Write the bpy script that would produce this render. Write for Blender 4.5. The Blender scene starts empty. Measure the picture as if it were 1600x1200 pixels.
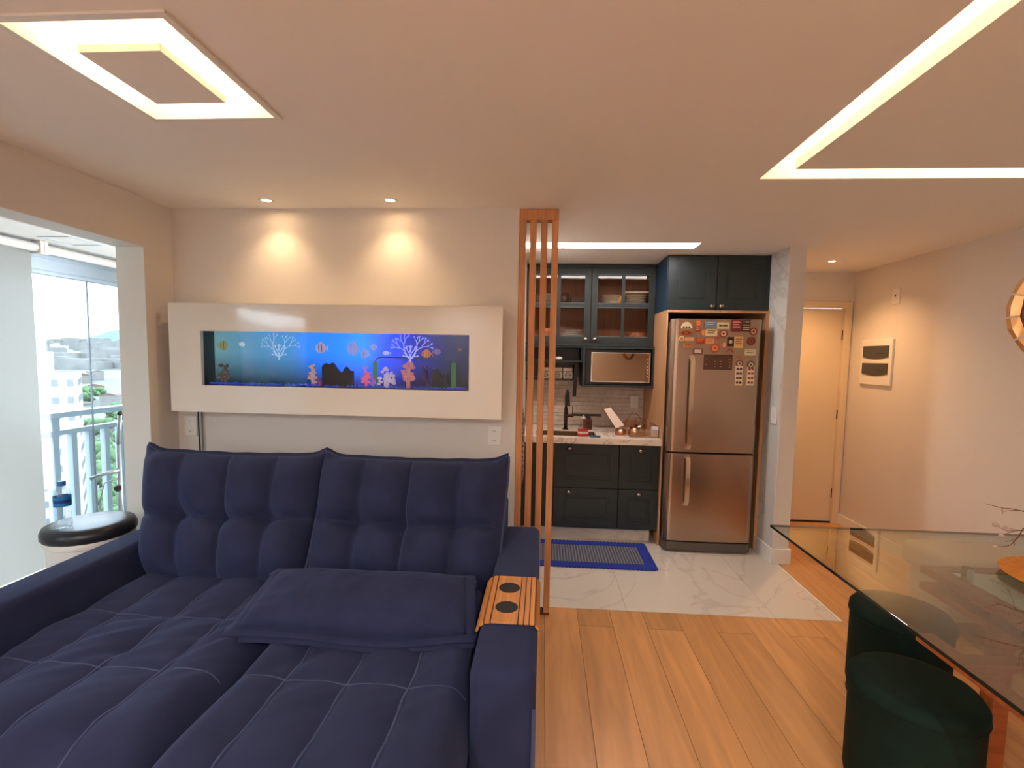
import bpy, bmesh, math, random
from mathutils import Vector, Matrix, noise
random.seed(7)
C = bpy.context.scene.collection
SC = bpy.context.scene

# ------------------------------------------------------------------ camera
F, YAW, PIT, ROL, CX, CY = 746.36, .0612405, .075235, .0182338, 802.81, 614.32
EYE = Vector((0, 0, 1.56))
def _m(y, p, r):
    cy, sy, cp, sp, cr, sr = math.cos(y), math.sin(y), math.cos(p), math.sin(p), math.cos(r), math.sin(r)
    return (Matrix(((cr, -sr, 0), (sr, cr, 0), (0, 0, 1))) @ Matrix(((1, 0, 0), (0, cp, -sp), (0, sp, cp)))
            @ Matrix(((cy, 0, sy), (0, 1, 0), (-sy, 0, cy))))
M = _m(YAW, PIT, ROL)
def axis(i): return Vector((M[i][0], M[i][2], -M[i][1]))
cam = bpy.data.objects.new('camera', bpy.data.cameras.new('camera'))
C.objects.link(cam)
ax, ay, az = axis(0), -axis(1), -axis(2)
cam.matrix_world = Matrix(((ax.x, ay.x, az.x, EYE.x), (ax.y, ay.y, az.y, EYE.y), (ax.z, ay.z, az.z, EYE.z), (0, 0, 0, 1)))
cam.data.sensor_width = 36
cam.data.lens = F / 1600 * 36
cam.data.shift_x = (800 - CX) / 1600
cam.data.shift_y = (CY - 600) / 1600
cam.data.clip_end = 6000
cam.data.clip_start = .02
SC.camera = cam
def ray(u, v):
    a, b = (u - CX) / F, (v - CY) / F
    return axis(0) * a + axis(1) * b + axis(2)
def at(u, v, Y):                      # the point seen at that place of the photograph on the plane y = Y
    d = ray(u, v); return EYE + d * (Y / d.y)

# ------------------------------------------------------------------ light and exposure
SC.view_settings.view_transform = 'Standard'
SC.view_settings.look = 'None'
SC.view_settings.gamma = 1
SC.view_settings.use_curve_mapping = False
SC.view_settings.exposure = 2.95
world = bpy.data.worlds.new('sky'); SC.world = world
world.use_nodes = True
wn = world.node_tree.nodes; wl = world.node_tree.links
bg = wn['Background']
tc = wn.new('ShaderNodeTexCoord'); sx = wn.new('ShaderNodeSeparateXYZ'); wr = wn.new('ShaderNodeValToRGB')
wl.new(tc.outputs['Generated'], sx.inputs[0]); wl.new(sx.outputs['Z'], wr.inputs[0]); wl.new(wr.outputs[0], bg.inputs[0])
wr.color_ramp.elements[0].position = 0; wr.color_ramp.elements[0].color = (.93, .96, 1, 1)
wr.color_ramp.elements[1].position = .6; wr.color_ramp.elements[1].color = (.74, .85, 1, 1)
bg.inputs[1].default_value = 1.8

COVE_LEFT, COVE_RIGHT, KITCHEN_PANEL = 6.0, 5.5, 3.3
SPOT_W, HALL_W, ROOM_FILL_W = 1.4, 7.5, 10.0
WARM, AMBER = (1.0, .76, .40), (1.0, .56, .25)

# ------------------------------------------------------------------ helpers
def lin(c): return tuple(((v / 255) / 12.92 if v <= 10.3 else (((v / 255) + .055) / 1.055) ** 2.4) for v in c)
MATS = {}
def mat(name, rgb, rough=.5, metal=0., noise_amt=0., noise_scale=8., bump=0., bump_scale=200., coat=0., sheen=0., emit=0., spec=.5, stretch=(1, 1, 1)):
    if name in MATS: return MATS[name]
    m = bpy.data.materials.new(name); m.use_nodes = True
    nt = m.node_tree; n = nt.nodes; l = nt.links
    b = n['Principled BSDF']
    col = lin(rgb)
    b.inputs['Base Color'].default_value = (*col, 1)
    b.inputs['Roughness'].default_value = rough
    b.inputs['Metallic'].default_value = metal
    b.inputs['Coat Weight'].default_value = coat
    b.inputs['Coat Roughness'].default_value = .05
    b.inputs['Sheen Weight'].default_value = sheen; b.inputs['Sheen Tint'].default_value = (.45, .55, 1, 1)
    b.inputs['Specular IOR Level'].default_value = spec
    if emit:
        b.inputs['Emission Color'].default_value = (*col, 1); b.inputs['Emission Strength'].default_value = emit
    if noise_amt or bump:
        t = n.new('ShaderNodeTexCoord'); mp = n.new('ShaderNodeMapping'); mp.inputs['Scale'].default_value = stretch
        l.new(t.outputs['Object'], mp.inputs[0])
    if noise_amt:
        ns = n.new('ShaderNodeTexNoise'); ns.inputs['Scale'].default_value = noise_scale; ns.inputs['Detail'].default_value = 5
        l.new(mp.outputs[0], ns.inputs[0])
        r = n.new('ShaderNodeValToRGB')
        r.color_ramp.elements[0].position = .3; r.color_ramp.elements[1].position = .7
        r.color_ramp.elements[0].color = (*[max(0, c * (1 - noise_amt)) for c in col], 1)
        r.color_ramp.elements[1].color = (*[min(1, c * (1 + noise_amt)) for c in col], 1)
        l.new(ns.outputs[0], r.inputs[0]); l.new(r.outputs[0], b.inputs['Base Color'])
    if bump:
        nb = n.new('ShaderNodeTexNoise'); nb.inputs['Scale'].default_value = bump_scale
        l.new(mp.outputs[0], nb.inputs[0])
        bp = n.new('ShaderNodeBump'); bp.inputs['Strength'].default_value = bump; bp.inputs['Distance'].default_value = .004
        l.new(nb.outputs[0], bp.inputs['Height']); l.new(bp.outputs[0], b.inputs['Normal'])
    MATS[name] = m
    return m
def wood(name, rgb, rough=.45, amt=.3, scale=3., stretch=(9, .7, 9), coat=0.):
    if name in MATS: return MATS[name]
    m = mat(name, rgb, rough, coat=coat)
    nt = m.node_tree; n = nt.nodes; l = nt.links; b = n['Principled BSDF']
    t = n.new('ShaderNodeTexCoord'); mp = n.new('ShaderNodeMapping'); mp.inputs['Scale'].default_value = stretch
    oi = n.new('ShaderNodeObjectInfo')
    va = n.new('ShaderNodeVectorMath'); va.operation = 'SCALE'; va.inputs[0].default_value = (13, 17, 11)
    l.new(oi.outputs['Random'], va.inputs['Scale'])
    ad = n.new('ShaderNodeVectorMath'); l.new(t.outputs['Object'], ad.inputs[0]); l.new(va.outputs[0], ad.inputs[1])
    l.new(ad.outputs[0], mp.inputs[0])
    ns = n.new('ShaderNodeTexNoise'); ns.inputs['Scale'].default_value = scale; ns.inputs['Detail'].default_value = 8; ns.inputs['Distortion'].default_value = .8
    l.new(mp.outputs[0], ns.inputs[0])
    r = n.new('ShaderNodeValToRGB'); c = lin(rgb)
    r.color_ramp.elements[0].position = .28; r.color_ramp.elements[1].position = .72
    r.color_ramp.elements[0].color = (*[v * (1 - amt) for v in c], 1); r.color_ramp.elements[1].color = (*[min(1, v * (1 + amt)) for v in c], 1)
    l.new(ns.outputs[0], r.inputs[0])
    hs = n.new('ShaderNodeHueSaturation'); mr = n.new('ShaderNodeMapRange')
    mr.inputs['To Min'].default_value = .88; mr.inputs['To Max'].default_value = 1.12
    l.new(oi.outputs['Random'], mr.inputs[0]); l.new(mr.outputs[0], hs.inputs['Value']); l.new(r.outputs[0], hs.inputs['Color'])
    l.new(hs.outputs[0], b.inputs['Base Color'])
    bp = n.new('ShaderNodeBump'); bp.inputs['Strength'].default_value = .12; bp.inputs['Distance'].default_value = .002
    l.new(ns.outputs[0], bp.inputs['Height']); l.new(bp.outputs[0], b.inputs['Normal'])
    return m
def marble(name, rgb, vein, rough=.15, scale=1.3):
    m = mat(name, rgb, rough)
    n = m.node_tree.nodes; l = m.node_tree.links; b = n['Principled BSDF']
    t = n.new('ShaderNodeTexCoord')
    ns = n.new('ShaderNodeTexNoise'); ns.inputs['Scale'].default_value = scale; ns.inputs['Detail'].default_value = 7; ns.inputs['Distortion'].default_value = 1.6
    l.new(t.outputs['Object'], ns.inputs[0])
    r = n.new('ShaderNodeValToRGB'); e = r.color_ramp.elements
    e[0].position = .485; e[0].color = (*lin(rgb), 1); e[1].position = .515; e[1].color = (*lin(rgb), 1)
    k = e.new(.5); k.color = (*lin(vein), 1)
    l.new(ns.outputs[0], r.inputs[0]); l.new(r.outputs[0], b.inputs['Base Color'])
    return m
def glass(name, tint=(1, 1, 1), gloss=.08, rough=0., edge=.6):
    if name in MATS: return MATS[name]
    m = bpy.data.materials.new(name); m.use_nodes = True; n = m.node_tree.nodes; l = m.node_tree.links
    n.remove(n['Principled BSDF']); out = n['Material Output']
    tr = n.new('ShaderNodeBsdfTransparent'); tr.inputs[0].default_value = (*tint, 1)
    gl = n.new('ShaderNodeBsdfGlossy'); gl.inputs['Roughness'].default_value = rough
    lw = n.new('ShaderNodeLayerWeight'); lw.inputs['Blend'].default_value = .5          # Schlick's curve, the same from both sides of a pane
    pw = n.new('ShaderNodeMath'); pw.operation = 'POWER'; pw.inputs[1].default_value = 5
    ma = n.new('ShaderNodeMath'); ma.operation = 'MULTIPLY_ADD'; ma.use_clamp = True; ma.inputs[1].default_value = .95 - gloss; ma.inputs[2].default_value = .04 + gloss
    mx = n.new('ShaderNodeMixShader')
    l.new(lw.outputs['Facing'], pw.inputs[0]); l.new(pw.outputs[0], ma.inputs[0]); l.new(ma.outputs[0], mx.inputs[0]); l.new(tr.outputs[0], mx.inputs[1]); l.new(gl.outputs[0], mx.inputs[2])
    l.new(mx.outputs[0], out.inputs[0]); MATS[name] = m
    return m
def emission(name, rgb, strength):
    m = bpy.data.materials.new(name); m.use_nodes = True; n = m.node_tree.nodes; l = m.node_tree.links
    n.remove(n['Principled BSDF']); e = n.new('ShaderNodeEmission'); e.inputs[0].default_value = (*rgb, 1); e.inputs[1].default_value = strength
    l.new(e.outputs[0], n['Material Output'].inputs[0]); MATS[name] = m
    return m

class MB:
    """collects shapes in world coordinates, links them as ONE mesh"""
    def __init__(s): s.bm = bmesh.new()
    def box(s, x0, x1, y0, y1, z0, z1, bev=0., seg=2):
        r = bmesh.ops.create_cube(s.bm, size=1)
        vs = r['verts']
        bmesh.ops.scale(s.bm, vec=(abs(x1 - x0), abs(y1 - y0), abs(z1 - z0)), verts=vs)
        bmesh.ops.translate(s.bm, vec=((x0 + x1) / 2, (y0 + y1) / 2, (z0 + z1) / 2), verts=vs)
        if bev:
            es = {e for v in vs for e in v.link_edges}
            bmesh.ops.bevel(s.bm, geom=list(es), offset=bev, segments=seg, affect='EDGES', profile=.5)
        return s
    def cyl(s, a, b, r0, r1=None, seg=24, caps=True):
        a, b = Vector(a), Vector(b); r1 = r0 if r1 is None else r1
        d = b - a; q = d.to_track_quat('Z', 'Y').to_matrix()
        rings = []
        for p, r in ((a, r0), (b, r1)):
            rings.append([s.bm.verts.new(p + q @ Vector((r * math.cos(t * 2 * math.pi / seg), r * math.sin(t * 2 * math.pi / seg), 0))) for t in range(seg)])
        for i in range(seg):
            s.bm.faces.new((rings[0][i], rings[0][(i + 1) % seg], rings[1][(i + 1) % seg], rings[1][i]))
        if caps:
            s.bm.faces.new(rings[0][::-1]); s.bm.faces.new(rings[1])
        return s
    def tube(s, pts, r, seg=8, r_end=None, closed=False):
        pts = [Vector(p) for p in pts]; n = len(pts); rings = []
        up = Vector((.13, .21, 1)).normalized()
        for i, p in enumerate(pts):
            d = (pts[(i + 1) % n] - pts[i - 1]) if closed else (pts[min(i + 1, n - 1)] - pts[max(i - 1, 0)])
            d.normalize(); u = d.cross(up)
            if u.length < 1e-4: u = d.cross(Vector((1, 0, 0)))
            u.normalize(); w = d.cross(u)
            rr = r if r_end is None else r + (r_end - r) * i / (n - 1)
            rings.append([s.bm.verts.new(p + u * rr * math.cos(t * 2 * math.pi / seg) + w * rr * math.sin(t * 2 * math.pi / seg)) for t in range(seg)])
        for i in range(n if closed else n - 1):
            a, b = rings[i], rings[(i + 1) % n]
            for t in range(seg): s.bm.faces.new((a[t], a[(t + 1) % seg], b[(t + 1) % seg], b[t]))
        if not closed:
            s.bm.faces.new(rings[0][::-1]); s.bm.faces.new(rings[-1])
        return s
    def lathe(s, prof, c, seg=32, sx=1., sy=1.):
        c = Vector(c); rings = []
        for r, z in prof:
            if r < 1e-5: rings.append([s.bm.verts.new(c + Vector((0, 0, z)))])
            else: rings.append([s.bm.verts.new(c + Vector((sx * r * math.cos(t * 2 * math.pi / seg), sy * r * math.sin(t * 2 * math.pi / seg), z))) for t in range(seg)])
        for a, b in zip(rings, rings[1:]):
            for t in range(seg):
                k = (t + 1) % seg
                if len(a) == 1 and len(b) == 1: continue
                if len(a) == 1: s.bm.faces.new((a[0], b[k], b[t]))
                elif len(b) == 1: s.bm.faces.new((a[t], a[k], b[0]))
                else: s.bm.faces.new((a[t], a[k], b[k], b[t]))
        return s
    def prism(s, pts, off):
        """closed outline of 3-D points pushed along off"""
        off = Vector(off); a = [s.bm.verts.new(Vector(p)) for p in pts]; b = [s.bm.verts.new(Vector(p) + off) for p in pts]
        s.bm.faces.new(a); s.bm.faces.new(b[::-1])
        n = len(a)
        for i in range(n): s.bm.faces.new((a[(i + 1) % n], a[i], b[i], b[(i + 1) % n]))
        return s
    def grid(s, fn, nu, nv, closed=None):
        """surface fn(u, v), u and v from 0 to 1; closed: fn for the other side, sharing the rim"""
        V = [[s.bm.verts.new(fn(i / nu, j / nv)) for j in range(nv + 1)] for i in range(nu + 1)]
        for i in range(nu):
            for j in range(nv): s.bm.faces.new((V[i][j], V[i + 1][j], V[i + 1][j + 1], V[i][j + 1]))
        if closed:
            W = [[(V[i][j] if i in (0, nu) or j in (0, nv) else s.bm.verts.new(closed(i / nu, j / nv))) for j in range(nv + 1)] for i in range(nu + 1)]
            for i in range(nu):
                for j in range(nv): s.bm.faces.new((W[i][j], W[i][j + 1], W[i + 1][j + 1], W[i + 1][j]))
        return s
    def ring(s, x0, x1, y0, y1, ix0, ix1, iy0, iy1, z0, z1):
        s.box(x0, x1, y0, iy0, z0, z1); s.box(x0, x1, iy1, y1, z0, z1); s.box(x0, ix0, iy0, iy1, z0, z1); s.box(ix1, x1, iy0, iy1, z0, z1); return s
    def ringy(s, x0, x1, z0, z1, ix0, ix1, iz0, iz1, y0, y1):
        s.box(x0, x1, y0, y1, z0, iz0); s.box(x0, x1, y0, y1, iz1, z1); s.box(x0, ix0, y0, y1, iz0, iz1); s.box(ix1, x1, y0, y1, iz0, iz1); return s
    def sphere(s, c, r, sc=(1, 1, 1), u=12, v=8):
        r_ = bmesh.ops.create_uvsphere(s.bm, u_segments=u, v_segments=v, radius=r)
        bmesh.ops.scale(s.bm, vec=sc, verts=r_['verts']); bmesh.ops.translate(s.bm, vec=c, verts=r_['verts']); return s
    def build(s, name, m, parent=None, smooth=False, flip=True, org=None):
        bmesh.ops.recalc_face_normals(s.bm, faces=s.bm.faces)
        me = bpy.data.meshes.new(name)
        if parent is None:
            if org is None:
                vs = [v.co for v in s.bm.verts]
                lo = [min(v[i] for v in vs) for i in range(3)]; hi = [max(v[i] for v in vs) for i in range(3)]
                org = Vector(((lo[0] + hi[0]) / 2, (lo[1] + hi[1]) / 2, lo[2]))
        else:
            org = Vector(); p = parent
            while p: org = org + p.location; p = p.parent
        org = Vector(org)
        bmesh.ops.translate(s.bm, vec=-org, verts=s.bm.verts)
        s.bm.to_mesh(me); s.bm.free()
        if smooth:
            for p in me.polygons: p.use_smooth = True
        me.materials.append(m)
        o = bpy.data.objects.new(name, me); C.objects.link(o)
        if parent: o.parent = parent
        else: o.location = org
        if smooth == 'auto':
            ang(o)
        return o
def ang(o, a=.6):
    me = o.data
    for p in me.polygons: p.use_smooth = True
    bm = bmesh.new(); bm.from_mesh(me)
    for e in bm.edges:
        if len(e.link_faces) == 2 and e.calc_face_angle(0) > a: e.smooth = False
    bm.to_mesh(me); bm.free()
def thing(name, loc, label, cat, group=None):
    o = bpy.data.objects.new(name, None); C.objects.link(o); o.location = loc; o.empty_display_size = .05
    return tag(o, label, cat, group)
def tag(o, label, cat, group=None):
    o['label'] = label; o['category'] = cat
    if group: o['group'] = group
    return o
def struct(o): o['kind'] = 'structure'; return o
def stuff(o, label=None, cat=None):
    o['kind'] = 'stuff'
    if label: o['label'] = label
    if cat: o['category'] = cat
    return o
def dup(root, loc, label=None):
    r = root.copy(); C.objects.link(r); r.location = loc
    if label: r['label'] = label
    for ch in list(root.children):
        c = ch.copy(); C.objects.link(c); c.parent = r
        for g in list(ch.children):
            d = g.copy(); C.objects.link(d); d.parent = c
    return r
_font = {}
def text_mesh(txt, size, pos, m, parent, name='lettering', rot=(math.pi / 2, 0, 0), bold=.0):
    cu = bpy.data.curves.new('lettering', 'FONT'); cu.body = txt; cu.size = size; cu.align_x = 'CENTER'; cu.align_y = 'CENTER'; cu.extrude = .0004; cu.offset = bold
    o = bpy.data.objects.new('tmp', cu); C.objects.link(o)
    dg = bpy.context.evaluated_depsgraph_get()
    me = bpy.data.meshes.new_from_object(o.evaluated_get(dg)); bpy.data.objects.remove(o); bpy.data.curves.remove(cu)
    me.materials.clear(); me.materials.append(m); me.name = name
    q = bpy.data.objects.new(name, me); C.objects.link(q); q.rotation_euler = rot
    org = Vector(); p = parent
    while p: org = org + p.location; p = p.parent
    q.parent = parent; q.location = Vector(pos) - org
    return q

# ------------------------------------------------------------------ materials
wall_m = mat('wall_paint', (222, 214, 207), .75, bump=.05, bump_scale=350)
white_wall = mat('white_paint', (232, 232, 228), .7, bump=.05, bump_scale=350)
ceil_m = mat('ceiling_paint', (240, 236, 231), .8)
cove_white = mat('cove_paint', (240, 232, 220), .7)
plank_m = wood('oak_plank', (204, 146, 92), .38, .18, 2.4, (7, .6, 7))
dark_joint = mat('joint', (70, 42, 22), .8)
tile_m = marble('marble_tile', (218, 206, 194), (204, 191, 179), .14, .9)
marble_wall = marble('marble_wall', (216, 213, 208), (198, 194, 188), .2, .8)
counter_m = marble('counter_stone', (226, 208, 190), (190, 165, 145), .25, 1.7)
grout = mat('grout', (170, 160, 150), .8)
base_m = mat('baseboard_white', (236, 232, 226), .4)
door_m = mat('door_lacquer', (226, 206, 176), .35)
slat_m = wood('slat_wood', (206, 140, 88), .5, .22, 3, (12, 12, .8))
niche_m = wood('niche_oak', (196, 146, 104), .5, .15, 3, (10, 10, .8))
cab_m = mat('cabinet_paint', (34, 43, 44), .42)
cab_in = wood('cabinet_inside', (150, 84, 48), .55, .2, 3, (9, 9, .8))
black_m = mat('black_lacquer', (14, 16, 18), .35)
steel = mat('brushed_steel', (178, 154, 136), .27, 1., noise_amt=.06, noise_scale=60, stretch=(1, 1, 60))
chrome = mat('chrome', (210, 205, 200), .12, 1.)
knob_m = mat('pewter', (170, 160, 150), .25, 1.)
rubber = mat('rubber_black', (24, 24, 26), .6)
navy = mat('navy_suede', (41, 46, 74), .85, noise_amt=.14, noise_scale=7, bump=.25, bump_scale=900, sheen=.12, spec=.15)
navy_dark = mat('navy_seam', (56, 64, 96), .8, sheen=.2)
tray_m = wood('tray_wood', (196, 130, 72), .4, .2, 4, (14, .8, 14))
lacquer = mat('white_lacquer', (236, 228, 216), .12, coat=.6)
plastic_w = mat('white_plastic', (232, 228, 222), .35)
outlet_dark = mat('outlet_dark', (60, 58, 56), .5)
green_vel = mat('dark_green_velvet', (15, 35, 28), .8, sheen=.0, noise_amt=.2, noise_scale=12, bump=.2, bump_scale=700, spec=.2)
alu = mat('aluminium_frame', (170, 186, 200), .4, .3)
rail_m = mat('railing_backlit', (150, 166, 176), .45)  # white railing, its backlit shade put into the base colour
clear = glass('clear_pane', (.80, .85, .87), .0)
table_glass = glass('table_glass', (.82, .88, .84), .13)
tank_glass = glass('tank_glass', (.9, .92, .95), -.015)
cup_glass = glass('cabinet_pane', (.95, .93, .9), -.02)
base_wood = wood('table_wood', (168, 88, 46), .4, .25, 3, (1.2, 10, 10))
china = mat('white_china', (232, 220, 204), .3)
gold = mat('gold_metal', (214, 160, 92), .25, 1.)
straw = mat('amber_straw', (214, 130, 40), .6, noise_amt=.2, noise_scale=40, bump=.3, bump_scale=300)
twig = mat('dry_twig', (118, 74, 50), .8, noise_amt=.25, noise_scale=30)
bud = mat('pale_bud', (206, 180, 168), .7)

H = 2.41
XL, XR, YB, YE, YK = -2.247, 2.905, 2.80, 4.75, 4.75
YF = -2.2

# ------------------------------------------------------------------ floor
fl = struct(MB().box(-2.41, 3.05, YF - .1, 4.9, -.14, -.006).build('floor', dark_joint))
W = .2
plank_mesh = {}
def plank(x0, x1, y0, y1):
    MB().box(x0 + .0011, x1 - .0011, y0 + .0012, y1 - .0012, -.006, 0).build('floor_plank', plank_m, fl)
n0 = -12
for k in range(n0, 15):
    x0, x1 = .04 + k * W, .04 + (k + 1) * W
    x0c, x1c = max(x0, XL - .155), min(x1, XR + .01)
    if x1c - x0c < .02: continue
    L = 1.36; y = (2.71 if k % 2 else 1.56) - 4 * L
    while y < YE:
        a, b = max(y, YF), min(y + L, YE); y += L
        if b - a < .02: continue
        if x0c < 1.83 and b > 2.9:
            if a < 2.9:
                if x1c <= 1.84: b = 2.9
                else:
                    plank(x0c, x1c, a, 2.9); a = 2.9
            if a >= 2.9:
                if x1c <= 1.84: continue
                plank(1.84, x1c, a, b); continue
        plank(x0c, x1c, a, b)
kf = struct(MB().box(-.17, 1.825, 2.9, YK, -.14, -.003).build('floor_kitchen', grout))
for x0, x1 in ((-.17, .55), (.55, 1.45), (1.45, 1.825)):
    for y0, y1 in ((2.9, 3.82), (3.82, YK)):
        MB().box(x0 + .001, x1 - .001, y0 + .001, y1 - .001, -.003, .001).build('floor_tile', tile_m, kf)
struct(MB().box(1.825, 1.84, 2.9, 3.72, -.02, .003).build('trim_1', base_m))
struct(MB().box(-2.41, -2.40 + .012, .6, 2.6, -.02, .006).build('trim_2', alu))
bf = struct(MB().box(-3.5, -2.41, YF, 3.9, -.25, -.02).build('floor_balcony', grout))
bt = mat('balcony_tile', (206, 190, 166), .4, noise_amt=.06, noise_scale=6)
for i in range(2):
    for j in range(10):
        MB().box(-3.5 + i * .545 + .002, -3.5 + (i + 1) * .545 - .002, YF + j * .61 + .002, YF + (j + 1) * .61 - .002, -.02, -.01).build('floor_tile', bt, bf)

# ------------------------------------------------------------------ walls
struct(MB().box(XL, -.157, YB, YB + .1, 0, H).build('wall_back', wall_m))
wl_ = MB()
wl_.box(-2.41, XL, 2.59, YB + .1, 0, H); wl_.box(-2.41, XL, .61, 2.59, 2.14, H); wl_.box(-2.41, XL, YF, .61, 0, H)
struct(wl_.build('wall_left', wall_m))
rv = MB(); rv.box(-2.413, XL - .0005, 2.588, 2.5905, 0, 2.14); rv.box(-2.413, XL - .0005, .61, 2.59, 2.1375, 2.14)
struct(rv.build('trim_3', white_wall))
struct(MB().box(XR, XR + .12, YF, 4.9, 0, H).build('wall_right', wall_m))
struct(MB().box(-2.41, XR, YF - .12, YF, 0, H).build('wall_front', wall_m))
we = MB(); we.box(1.92, 1.945, YE, YE + .12, 0, H); we.box(1.945, 2.892, YE, YE + .12, 2.135, H); we.box(2.892, XR, YE, YE + .12, 0, H)
struct(we.build('wall_entry', wall_m))
struct(MB().box(1.80, 1.92, 3.72, 4.9, 0, H).build('wall_pillar', wall_m))
struct(MB().box(1.796, 1.80, 3.725, 4.75, .1, H).build('trim_4', marble_wall))
struct(MB().box(-.27, -.17, YB + .1, YK, 0, H).build('wall_kitchen_left', wall_m))
struct(MB().box(-.27, 1.80, YK, YK + .1, 0, H).build('wall_kitchen', wall_m))
# baseboards
struct(MB().box(XR - .015, XR, -1.5, YE, 0, .1, .003).build('baseboard_right', base_m))
b_ = MB(); b_.box(1.782, 1.935, 3.705, 3.72, 0, .12, .003); b_.box(1.782, 1.796, 3.72, 3.98, 0, .12, .003); b_.box(1.92, 1.935, 3.72, YE, 0, .12, .003)
struct(b_.build('baseboard_pillar', base_m))
struct(MB().box(XL, -.2, YB - .014, YB, 0, .1, .003).build('baseboard_back', base_m))

# ------------------------------------------------------------------ ceiling with its recesses
holes = [(-1.45, -.968, 1.205, 1.745), (.985, 2.40, .25, 2.365), (-.17, 1.13, 3.6, 3.80)]
xs = sorted({-2.41, XR + .02} | {v for h in holes for v in h[:2]}); ys = sorted({YF - .1, 4.9} | {v for h in holes for v in h[2:]})
cb = MB()
for xa, xb in zip(xs, xs[1:]):
    for ya, yb in zip(ys, ys[1:]):
        xm, ym = (xa + xb) / 2, (ya + yb) / 2
        if any(h[0] < xm < h[1] and h[2] < ym < h[3] for h in holes): continue
        cb.bm.faces.new([cb.bm.verts.new(p) for p in ((xa, ya, H), (xa, yb, H), (xb, yb, H), (xb, ya, H))])
bmesh.ops.remove_doubles(cb.bm, verts=cb.bm.verts, dist=.0005)
for h, d in zip(holes, (.11, .12, .05)):
    x0, x1, y0, y1 = h; t = .01
    cb.box(x0 - t, x0, y0 - t, y1 + t, H + .0005, H + d); cb.box(x1, x1 + t, y0 - t, y1 + t, H + .0005, H + d)
    cb.box(x0, x1, y0 - t, y0, H + .0005, H + d); cb.box(x0, x1, y1, y1 + t, H + .0005, H + d); cb.box(x0 - t, x1 + t, y0 - t, y1 + t, H + d, H + d + .02)
cb.box(-2.41, XR + .12, YF - .12, 4.9, H + .145, H + .2)
struct(cb.build('ceiling', ceil_m))
struct(MB().box(-3.55, -2.41, YF - .1, 3.95, 2.25, 2.4).build('ceiling_balcony', white_wall))

led_l = emission('led_left', WARM, COVE_LEFT); led_r = emission('led_right', WARM, COVE_RIGHT); led_k = emission('led_kitchen', (1, .95, .90), KITCHEN_PANEL)
x0, x1, y0, y1 = holes[0]
t = thing('ceiling_light', ((x0 + x1) / 2, (y0 + y1) / 2, H), 'small square recessed ceiling cove light with floating white centre panel above the sofa', 'ceiling light')
MB().ring(x0 - .004, x1 + .004, y0 - .004, y1 + .004, x0 + .018, x1 - .018, y0 + .018, y1 - .018, H - .008, H - .0005).build('trim_frame', plastic_w, t)
MB().box(-1.355, -1.108, 1.36, 1.64, H, H + .022).build('centre_panel', ceil_m, t)
MB().box(-1.26, -1.2, 1.47, 1.53, H + .022, H + .11).build('hanger', ceil_m, t)
for a in ((-1.345, -1.118, 1.37, 1.385), (-1.345, -1.118, 1.615, 1.63), (-1.345, -1.33, 1.385, 1.615), (-1.133, -1.118, 1.385, 1.615)):
    MB().box(*a, H + .0225, H + .03).build('led_strip', led_l, t)
x0, x1, y0, y1 = holes[1]
t = thing('ceiling_light', ((x0 + x1) / 2, (y0 + y1) / 2, H), 'large rectangular ceiling cove of glowing warm slots around a panel over the glass table', 'ceiling light')
MB().box(x0 + .105, x1 - .105, y0 + .105, y1 - .115, H, H + .045).build('centre_panel', ceil_m, t)
MB().box((x0 + x1) / 2 - .1, (x0 + x1) / 2 + .1, .9, 1.6, H + .045, H + .12).build('hanger', ceil_m, t)
for a in ((x0 + .11, x1 - .11, y0 + .11, y0 + .125), (x0 + .11, x1 - .11, y1 - .135, y1 - .12), (x0 + .11, x0 + .125, y0 + .125, y1 - .135), (x1 - .125, x1 - .11, y0 + .125, y1 - .135)):
    MB().box(*a, H + .046, H + .053).build('led_strip', led_r, t)
x0, x1, y0, y1 = holes[2]
t = thing('ceiling_light', ((x0 + x1) / 2, (y0 + y1) / 2, H), 'long flush white light panel in the kitchen ceiling', 'ceiling light')
MB().box(x0 + .002, x1 - .012, y0 + .012, y1 - .012, H + .006, H + .012).build('diffuser', led_k, t)
MB().ring(x0 + .001, x1, y0, y1, x0 + .003, x1 - .012, y0 + .012, y1 - .012, H - .002, H + .006).build('frame', plastic_w, t)
def downlight(x, y, label, w, col, size, blend, tilt=(0, 0, 0)):
    t = thing('downlight', (x, y, H), label, 'downlight')
    MB().lathe([(.024, .0), (.036, -.006), (.041, -.001), (.041, -.0005)], (x, y, H), 28).build('trim_ring', plastic_w, t, True)
    MB().lathe([(0, -.001), (.024, -.001)], (x, y, H), 24).build('lens', emission('lens', col, 14), t)
    l = bpy.data.lights.new('lamp_light', 'SPOT'); l.energy = w; l.color = col; l.spot_size = math.radians(size); l.spot_blend = blend; l.shadow_soft_size = .02
    o = bpy.data.objects.new('lamp_light', l); C.objects.link(o); o.parent = t; o.location = (0, 0, -.012); o.rotation_euler = tilt
downlight(-1.57, 2.655, 'left recessed downlight above the aquarium wall', SPOT_W, (1, .68, .36), 112, 1)
downlight(-.865, 2.655, 'right recessed downlight above the aquarium wall', SPOT_W, (1, .68, .36), 112, 1)
downlight(2.39, 4.23, 'recessed downlight in the entry ceiling before the door', HALL_W, AMBER, 128, 1)

k_ = ('over the sofa front', 'over the floor left of the dining table', 'behind the sofa corner', 'at the rear of the room')
for i, (x, y) in enumerate(((-1.3, -.9), (.35, -.9), (-1.3, -1.7), (.35, -1.7))):  # unseen fill lamps behind the camera, added to brighten the room
    downlight(x, y, 'added unseen fill downlight in the living room ceiling ' + k_[i], ROOM_FILL_W, (1, .97, .93), 165, .5)

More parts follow.
